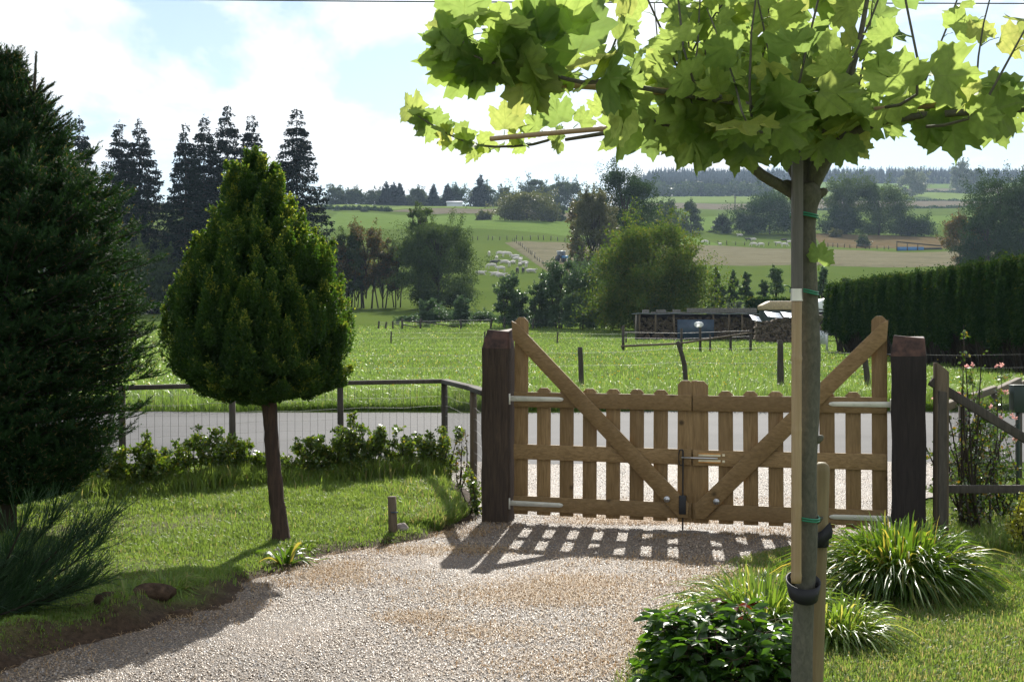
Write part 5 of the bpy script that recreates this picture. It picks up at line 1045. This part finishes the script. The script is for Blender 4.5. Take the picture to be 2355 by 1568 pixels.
for a in [(1125, 589, 'stand', 85, 'hide', 'white cow seen from behind, highest on the left of the herd'), (1150, 590, 'stand', 10, 'hide', 'white cow standing just behind the grazing one at the top of the herd'), (1166, 591, 'graze', -5, 'hide', 'white cow grazing head down at the top right of the herd'),
          (1142, 601, 'stand', 80, 'hide', 'white cow seen end on below the grazing pair'), (1185, 593, 'lie', 170, 'hide', 'white cow lying right of the grazing pair'), (1188, 603, 'stand', 15, 'hide', 'white cow standing in the middle of the herd'), (1197, 606, 'stand', 75, 'hide', 'white cow end on beside the downhill posts'),
          (1136, 611, 'stand', 0, 'darkhide', 'grey backed cow standing behind a white one on the left'), (1131, 619, 'graze', 185, 'hide', 'large white cow standing broadside in the left of the herd'), (1161, 606, 'lie', 165, 'hide', 'white cow lying in the centre row, leftmost there'), (1171, 614, 'stand', 92, 'hide', 'white cow standing end on in the centre of the herd'),
          (1179, 607, 'lie', 60, 'hide', 'white cow lying behind the central standing one'), (1196, 612, 'lie', 100, 'hide', 'white cow lying near the downhill posts'), (1207, 608, 'lie', 150, 'hide', 'small white cow lying against the downhill posts'), (1210, 616, 'stand', 95, 'hide', 'white cow end on above the two dark ones'),
          (1190, 629, 'stand', 85, 'darkhide', 'dark grey cow standing end on, left of the dark pair'), (1203, 628, 'stand', 95, 'darkhide', 'dark grey cow standing end on, right of the dark pair'), (1220, 627, 'lie', 10, 'hide', 'white cow lying at the lower right of the herd'), (1104, 632, 'lie', 20, 'hide', 'white cow lying alone at the lower left'),
          (1152, 626, 'stand', 160, 'hide', 'white cow standing above the sapling tops'), (1140, 634, 'lie', 170, 'hide', 'white cow lying left of the sapling top, further back'), (1151, 637, 'lie', -10, 'hide', 'white cow lying in front of the sapling top'), (1170, 641, 'lie', 80, 'darkhide', 'grey cow lying lowest, behind the sapling')]: cow(*a, G1)
for a in [(1581, 560, 'graze', 180, 'hide', 'white grazing cow, first from the left, by the green bush'), (1621, 562, 'graze', 178, 'hide', 'white grazing cow, second from the left on the right pasture'), (1656, 564, 'lie', 100, 'hide', 'white cow lying alone between fence posts'), (1702, 543, 'lie', 185, 'hide', 'white cow lying highest on the right pasture'),
          (1720, 556, 'stand', 190, 'darkhide', 'dark headed cow behind the grazing pair'), (1733, 553, 'lie', 150, 'hide', 'white cow lying behind the grazing pair'), (1733, 567, 'graze', 182, 'hide', 'white grazing cow, left one of the close pair'), (1750, 568, 'graze', 178, 'hide', 'white grazing cow, right one of the close pair'),
          (1790, 565, 'stand', 175, 'hide', 'white cow standing left in the knot by the trunk'), (1802, 554, 'lie', 10, 'darkhide', 'dark cow behind the knot by the trunk'), (1804, 568, 'graze', 5, 'hide', 'white grazing cow in front of the knot by the trunk'), (1816, 562, 'stand', 0, 'hide', 'white cow closest to the trunk of the young tree')]: cow(*a, G2)
Yt = 300; X = WX(1293, Yt); g = float(gz(X, Yt)); fr = frame((X, Yt, g), (math.cos(-1.0), math.sin(-1.0), 0), (-math.sin(-1.0), math.cos(-1.0), 0), (0, 0, 1)); root = thing('tractor', 'small blue tractor with white roof behind the saplings', 'tractor', (X, Yt, g))
def fb(*a): return B().add(*box(fr, *a))
part('hood', fb(.3, 1.9, -.4, .4, .9, 1.5), M['tractor'], root, bevel=.08); c_ = part('cab', fb(-1.1, .3, -.7, .7, 1.0, 2.5), M['glass'], root, bevel=.05); part('roof', fb(-1.2, .4, -.8, .8, 2.52, 2.68), M['white'], root, bevel=.04)
for (x, y, rr_) in ((-.7, -.85, .8), (-.7, .85, .8), (1.5, -.75, .5), (1.5, .75, .5)): c = fr[0] + fr[1] * x + fr[2] * y + fr[3] * rr_; part('wheel', B().add(*tube([c - fr[2] * .18, c + fr[2] * .18], rr_, 20)), M['rubber'], root)

# ------------------------------------------------------------------ trees beyond the meadow
for k, (c, t, w_, Y, lab) in enumerate([(135, 262, 95, 172, 'spruce half hidden behind the garden spruce'), (184, 266, 95, 168, 'thin-topped spruce just right of the garden spruce'), (275, 276, 112, 165, 'left spruce of the twin pair'), (322, 272, 120, 168, 'right spruce of the twin pair'), (428, 284, 95, 165, 'sparse spruce left in the group of four'),
        (470, 262, 105, 170, 'second spruce in the group of four'), (523, 236, 125, 175, 'broad-topped tallest spruce of the far row'), (580, 262, 100, 172, 'spruce behind the golden topiary'), (683, 244, 135, 168, 'free-standing tall spruce right of the topiary')]):
    spruce('tall_spruce', lab, c, Y, t, w_ * (1.85 if k != 6 else 1.85), M['farspruce'], group='tall dark spruces across the meadow', levels=36, per=13, irr=.30, droop=.5 if k in (4, 8) else .35, ls=.36)
for k, (c, t, w_, lab) in enumerate([(385, 560, 90, 'understorey broadleaf between the spruces, leftmost'), (450, 600, 90, 'understorey broadleaf hidden behind the topiary'), (345, 600, 80, 'low broadleaf beside the garden spruce'), (545, 590, 90, 'low broadleaf behind the topiary crown'), (300, 540, 110, 'dark broadleaf filling the foot of the twin spruces'), (490, 560, 110, 'dark broadleaf filling the foot of the group of four'), (640, 600, 90, 'shaded broadleaf just left of the lone spruce foot'), (715, 590, 80, 'dull green broadleaf at the foot of the lone spruce')]):
    decid('understorey_tree', lab, c, 160, t, w_, M['alder'], group='broadleaves under the spruces', nl=3200, low=.1, trunks=3)
for k, (c, t, w_, mt, lab) in enumerate([(770, 548, 62, 'rust', 'rusty alder leftmost of the thin trunked row'), (800, 530, 60, 'alder', 'slender green alder second from left in the thin row'), (842, 503, 78, 'rust', 'tallest orange-topped alder of the thin trunked row'), (880, 535, 62, 'rust', 'reddish alder beside the tallest orange one'), (915, 552, 55, 'alder', 'thin alder next to the big dark one'), (820, 575, 62, 'alder', 'low green alder amid thin trunks')]):
    decid('slender_alder', lab, c, 176 + k, t, w_ * 1.15, M[mt], group='slender alders along the stream', nl=3000, low=.3, shape='vase', trunks=3)
decid('dark_alder', 'big dark alder spreading low across the stream', 1008, 174, 512, 185, M['alder'], nl=16000, low=.05, shape='round', trunks=1, dens=3)
decid('dark_alder', 'narrow alder top rising above the big dark one', 968, 178, 463, 62, M['alder'], nl=2600, low=.45, trunks=1, shape='vase')
decid('hawthorn_bush', 'huge rounded yellow-green hawthorn behind the woodshed', 1497, 112, 515, 262, M['haw'], nl=21000, ls=.22, low=.03, shape='spread', trunks=4, dens=3.6)
decid('grey_birch', 'soft grey-green birch left of the dark oak', 1362, 215, 430, 108, M['birch'], nl=9500, low=.1, dens=2.4, trunks=2)
decid('brown_birch', 'thin brownish tree against the skyline', 1328, 225, 450, 50, M['rust'], nl=1800, low=.35)
decid('dark_oak', 'tall dark oak with ragged twin tops', 1436, 250, 380, 172, M['oak'], nl=13500, low=.1, dens=3, shape='round')
for k, (c, t, w_, Y, lab) in enumerate([(1165, 628, 46, 122, 'slim ash sapling in front of the cattle'), (1195, 668, 34, 124, 'small ash sapling beside the slim one'), (1062, 682, 30, 126, 'narrow ash sapling left of the gate post'), (1240, 640, 40, 122, 'loose ash sapling right of the cattle'), (1290, 590, 62, 120, 'tallest ash sapling of the stream bank'),
        (1335, 600, 78, 118, 'bushy dark ash left of the hawthorn'), (1375, 640, 50, 120, 'low ash sapling against the hawthorn'), (985, 690, 34, 127, 'short ash sapling by the old hurdle'), (1268, 620, 44, 123, 'ash sapling left of the tallest one')]):
    decid('ash_sapling', lab, c, Y, t, w_ * 1.3, M['ash'], group='ash saplings along the stream bank', nl=int(1400 + 22 * w_), ls=.20, low=.06, shape='col', trunks=2, dens=1.3)
for k, (c, t, w_, lab) in enumerate([(1010, 712, 90, 'low scrub right of the old hurdle'), (1110, 722, 80, 'low scrub under the slim sapling'), (1225, 715, 90, 'low scrub between the ash saplings'), (1370, 722, 110, 'low scrub under the hawthorn, left side'), (940, 728, 50, 'low scrub growing through the hurdle')]):
    decid('low_scrub', lab, c, 129, t, w_, M['ash' if k != 2 else 'alder'], cat='bush', group='scrub along the stream bank', nl=1800, ls=.18, low=.05, trunks=3)
for k, (c, t, w_, lab) in enumerate([(1645, 608, 30, 'dark narrow sapling right of the hawthorn'), (1688, 618, 30, 'thin sapling, second right of the hawthorn'), (1716, 620, 38, 'sapling behind the low dark hedge'), (1785, 608, 52, 'fullest sapling left of the young trunk'), (1893, 606, 42, 'sapling right of the young trunk'), (1755, 640, 36, 'short sapling left of the fullest one'), (1660, 655, 45, 'low spiky bush behind the woodshed')]):
    decid('orchard_sapling', lab, c, 118, t, w_ * 1.3, M['ash'], group='saplings behind the woodshed', nl=1700, ls=.19, low=.05, shape='cone', trunks=1)
r = nr(); X = WX(1700, 104); g = float(gz(X, 104)); b = B()
for s in range(14): b.add(*box(W0, X - 1 + s * .15, X - .97 + s * .15, 104, 104.03, g, g + 2.6))
for z in (.2, 1.4, 2.6): b.add(*box(W0, X - 1.05, X + 1.1, 104.04, 104.07, g + z, g + z + .05))
solo('wire_cage', b, M['wire'], (X, 104, g), 'tall upright wire cage behind the woodshed roof', 'cage')
# hillside and skyline trees
far = [('round_tree', 'isolated small round tree on the upper pasture', 1113, 470, 487, 30, 'olive', 'round', 900), ('spreading_tree', 'wide spreading old tree alone on the pasture', 1213, 452, 444, 122, 'olive', 'spread', 5200), ('round_tree', 'small tree at the right foot of the wide old tree', 1288, 480, 476, 22, 'fardec', 'round', 700), ('round_tree', 'tree touching the right side of the wide old tree', 1262, 455, 470, 40, 'olive', 'round', 1200),
    ('skyline_tree', 'leftmost skyline tree beside the lone spruce', 772, 640, 432, 46, 'fardec', 'round', 1500), ('skyline_tree', 'pale rounded skyline tree right of the lone spruce', 812, 640, 437, 42, 'fardec', 'round', 1500), ('skyline_tree', 'bushy skyline tree left of the dark conifer clump', 865, 640, 440, 56, 'fardec', 'round', 1500), ('skyline_tree', 'dull skyline tree between conifers', 958, 640, 438, 46, 'fardec', 'round', 1400),
    ('skyline_tree', 'dark broad skyline tree above the pale barn', 1050, 645, 430, 48, 'oak', 'round', 1700), ('skyline_tree', 'round skyline tree around the lone conifer tip', 1108, 640, 428, 62, 'fardec', 'round', 1900), ('skyline_tree', 'low skyline tree right of the lone conifer', 1162, 650, 432, 42, 'fardec', 'round', 1300), ('skyline_tree', 'airy domed skyline tree above the wide old tree', 1235, 650, 415, 76, 'fardec', 'spread', 2600), ('skyline_tree', 'airy skyline tree left of the birch', 1305, 650, 417, 80, 'fardec', 'spread', 2600), ('skyline_tree', 'low skyline bushes between the trees', 920, 660, 458, 90, 'fardec', 'round', 1200), ('skyline_tree', 'low skyline bushes right of the airy tree', 1200, 660, 450, 110, 'fardec', 'round', 1400), ('skyline_tree', 'low skyline bushes left of the barn', 1000, 660, 456, 80, 'fardec', 'round', 1200),
    ('hill_tree', 'grey-green tree right of the dark oak', 1530, 455, 462, 58, 'fardec', 'round', 1900), ('hill_tree', 'upright layered tree on the pasture crest', 1588, 455, 460, 50, 'fardec', 'cone', 1800), ('hill_tree', 'small pointed bush on the pasture crest', 1661, 455, 497, 50, 'fardec', 'cone', 1400), ('hill_tree', 'broad dark tree left of the young trunk', 1770, 452, 447, 140, 'oak', 'spread', 5200), ('hill_tree', 'lower bush at the left of the broad dark tree', 1720, 450, 490, 60, 'fardec', 'round', 1600),
    ('hill_tree', 'tall two-tier tree right of the young trunk', 1942, 452, 408, 86, 'alder', 'vase', 4200), ('hill_tree', 'tall dense tree, right one of the pair', 2020, 452, 418, 120, 'alder', 'spread', 5600), ('hill_tree', 'low dark round bush right of the tall pair', 2105, 452, 495, 88, 'oak', 'round', 2400), ('hill_tree', 'dark bush at the foot of the tall pair', 1930, 447, 485, 90, 'oak', 'round', 2200), ('hill_tree', 'small pale bush below the tall pair', 1922, 430, 530, 28, 'olive', 'round', 500), ('hill_tree', 'small dark bush above the stubble edge', 1985, 392, 545, 26, 'fardec', 'round', 500),
    ('ridge_tree', 'pale silvery tree in front of the forest', 2097, 1050, 389, 56, 'pale_tree', 'round', 1800), ('ridge_tree', 'tall pale poplar-like tree on the ridge', 2205, 1150, 372, 38, 'pale_tree', 'col', 1300), ('ridge_tree', 'dark tree beside the pale ridge poplar', 2238, 1150, 388, 46, 'fardec', 'round', 1300), ('ridge_tree', 'small round tree before the forest, left', 1955, 1200, 400, 40, 'fardec', 'round', 900), ('ridge_tree', 'small round tree before the forest, right', 2000, 1200, 402, 40, 'fardec', 'round', 900),
    ('dark_tree', 'large dark tree mass at the right edge above the hedge', 2300, 262, 402, 170, 'oak', 'spread', 8500), ('dark_tree', 'dark tree rising at the extreme right edge', 2375, 255, 395, 120, 'oak', 'spread', 6000), ('brown_tree', 'brownish thin tree left of the large dark mass', 2215, 262, 488, 95, 'rust', 'round', 4200), ('dark_tree', 'dark lower tree in front of the right mass', 2270, 255, 470, 120, 'oak', 'spread', 5600),
    ('field_bush', 'small dark bush on the far left pasture', 838, 540, 482, 12, 'fardec', 'round', 350), ('field_bush', 'tiny bush beside the pasture boundary', 775, 545, 488, 16, 'fardec', 'round', 350), ('field_bush', 'low round bush on the green strip before the hedge', 1945, 190, 634, 26, 'haw', 'round', 500)]
for (nm, lab, c, Y, t, w_, mt, sh, nl) in far:
    decid(nm, lab, c, Y, t, w_ * 1.12, M[mt], group={'skyline_tree': 'broadleaf trees along the left skyline', 'hill_tree': 'trees on the middle hillside', 'ridge_tree': 'trees in front of the ridge forest'}.get(nm), nl=nl, low=.08, shape=sh, cat='bush' if 'bush' in nm else 'tree', trunks=3 if lab.startswith('brownish thin') else 1, dens=1.5 if nl > 3000 else 1)
for (c, t, w_, lab) in [(888, 417, 30, 'pointed skyline conifer, left of the dark clump'), (905, 420, 40, 'pointed skyline conifer, middle of the dark clump'), (920, 421, 30, 'pointed skyline conifer, right of the dark clump'), (997, 424, 30, 'single pointed skyline conifer'), (1030, 423, 30, 'skyline conifer above the barn'), (1104, 401, 40, 'tallest pointed conifer on the skyline')]:
    spruce('skyline_conifer', lab, c, 632, t, w_ * 1.3, M['farspruce'], group='conifers along the left skyline', levels=22, per=8)
# forest on the ridge: far-off wood, one mass
r = nr(); b = B(); cnt = 0
def add_conifer(b, X, Y, h, wd, r, n=26):
    z0 = float(gz(X, Y)) - 1; t = r.random(n) ** .8; a = r.uniform(0, 6.283, n); rad = wd * (1 - t) * r.uniform(.5, 1, n); p = np.stack([X + rad * np.cos(a) * .4, Y + rad * np.sin(a) * .4, z0 + t * h], -1); d = np.stack([np.cos(a), np.sin(a), np.full(n, -.6)], -1)
    tip = p + d * (wd * (1 - t) * .7 + .8)[:, None]; s = np.stack([-np.sin(a), np.cos(a), np.zeros(n)], -1) * (wd * .35 * (1.1 - t))[:, None]; V = np.stack([p + [0, 0, h * .10], tip + s, tip - s], 1).reshape(-1, 3); b.add(V, np.arange(n * 3).reshape(-1, 3), r.random(n))
    tri = np.array([[X - wd * .35, Y, z0], [X + wd * .35, Y, z0], [X, Y, z0 + h]]); b.add(np.concatenate([tri, tri + [0, .4, 0]]), [np.array([[0, 1, 2], [5, 4, 3]]), np.array([[0, 3, 4, 1], [1, 4, 5, 2], [2, 5, 3, 0]])], r.random() * .4)
for Yf in np.linspace(1560, 2020, 15):
    for c in np.arange(1440, 2440, 11 * 1700 / Yf * .8):
        add_conifer(b, WX(c + r.normal() * 4, Yf), Yf + r.normal() * 8, r.uniform(14, 20), r.uniform(4, 6), r, 16)
for Yf in np.linspace(1080, 1540, 13):
    for c in np.arange(1450, 1775, 8): add_conifer(b, WX(c + r.normal() * 4, Yf), Yf + r.normal() * 8, r.uniform(9, 15), r.uniform(3.5, 5.5), r, 14)
stuff('ridge_forest', b, M['farspruce'], 'dark blue conifer forest covering the far ridge', 'forest')
# broadleaf front of that forest
b = B(); r = nr()
for c in np.arange(1490, 1770, 9):
    Yf = 1060 + r.normal() * 10; X = WX(c, Yf); z0 = float(gz(X, Yf)); h = r.uniform(7, 15); n = 150; q = unit(r.normal(size=(n, 3))) * r.random((n, 1)) ** .4 * [4.2, 4, h * .5] + [X, Yf, z0 + h * .5]; b.add(*leaves(q, 2.0, r, None, .8))
for (c0, c1, Yf) in ((1850, 2420, 1575),):
    for c in np.arange(c0, c1, 10): X = WX(c, Yf); z0 = float(gz(X, Yf)); h = r.uniform(5, 9); n = 60; q = unit(r.normal(size=(n, 3))) * r.random((n, 1)) ** .4 * [4.5, 4, h * .5] + [X, Yf, z0 + h * .5]; b.add(*leaves(q, 2.2, r, None, .8))
stuff('forest_edge', b, M['fardec'], 'rounded broadleaf edge in front of the conifer forest', 'forest')
# hedgerows between far fields
for (c0, Y0, c1, Y1, h, lab) in ((1850, 1202, 2200, 1202, 2.2, 'thin hedgerow below the pale silvery tree'), (1850, 983, 2300, 983, 1.6, 'thin hedgerow between the far green and grey strips'), (1850, 790, 2300, 800, 1.6, 'thin hedgerow under the grey strip on the right'), (740, 560, 900, 548, 1.4, 'thin hedgerow on the left skyline slope'), (740, 645, 1330, 655, 4, 'low bushy hedgerow along the left skyline')):
    b = B(); n = 2600; t = r.random(n); Yv_ = Y0 + (Y1 - Y0) * t; X = WX(c0 + (c1 - c0) * t, Yv_); q = np.stack([X, Yv_ + r.normal(size=n) * 1.0, gz(X, Yv_) + r.random(n) * h * (.7 + .3 * np.sin(t * 60))], -1); b.add(*leaves(q, 1.1, r, None, .8)); solo('hedgerow', b, M['oak'], (WX(c0, Y0), Y0, float(gz(WX(c0, Y0), Y0))), lab, 'hedgerow')
# meadow tree-line ground cover
n = 9000; Y = rng.uniform(123, 131, n); X = WX(rng.uniform(920, 1440, n), Y); stuff('bank_weeds', blades(X, Y, gz(X, Y), .38, .04, 1.0, 15, .05), M['blade2'], 'tall weeds along the stream bank at the far side of the meadow', 'weeds')

# ------------------------------------------------------------------ haze
hb = B().add(*box(W0, -1700, 1700, -20, 2700, -70, 330)); hz = bpy.data.objects.new('haze', hb.mesh('haze', bpy.data.materials.new('haze_air'))); C.objects.link(hz); hz['kind'] = 'stuff'; tag(hz, 'pale blue summer haze over the valley', 'haze')
hm = hz.data.materials[0]; hm.use_nodes = True; hm.node_tree.nodes.clear(); v = hm.node_tree.nodes.new('ShaderNodeVolumePrincipled'); v.inputs['Color'].default_value = (.58, .76, 1, 1); v.inputs['Density'].default_value = .00011; v.inputs['Anisotropy'].default_value = .25
o = hm.node_tree.nodes.new('ShaderNodeOutputMaterial'); hm.node_tree.links.new(v.outputs[0], o.inputs['Volume'])
hm.cycles.homogeneous_volume = True if hasattr(hm, 'cycles') and hasattr(hm.cycles, 'homogeneous_volume') else False
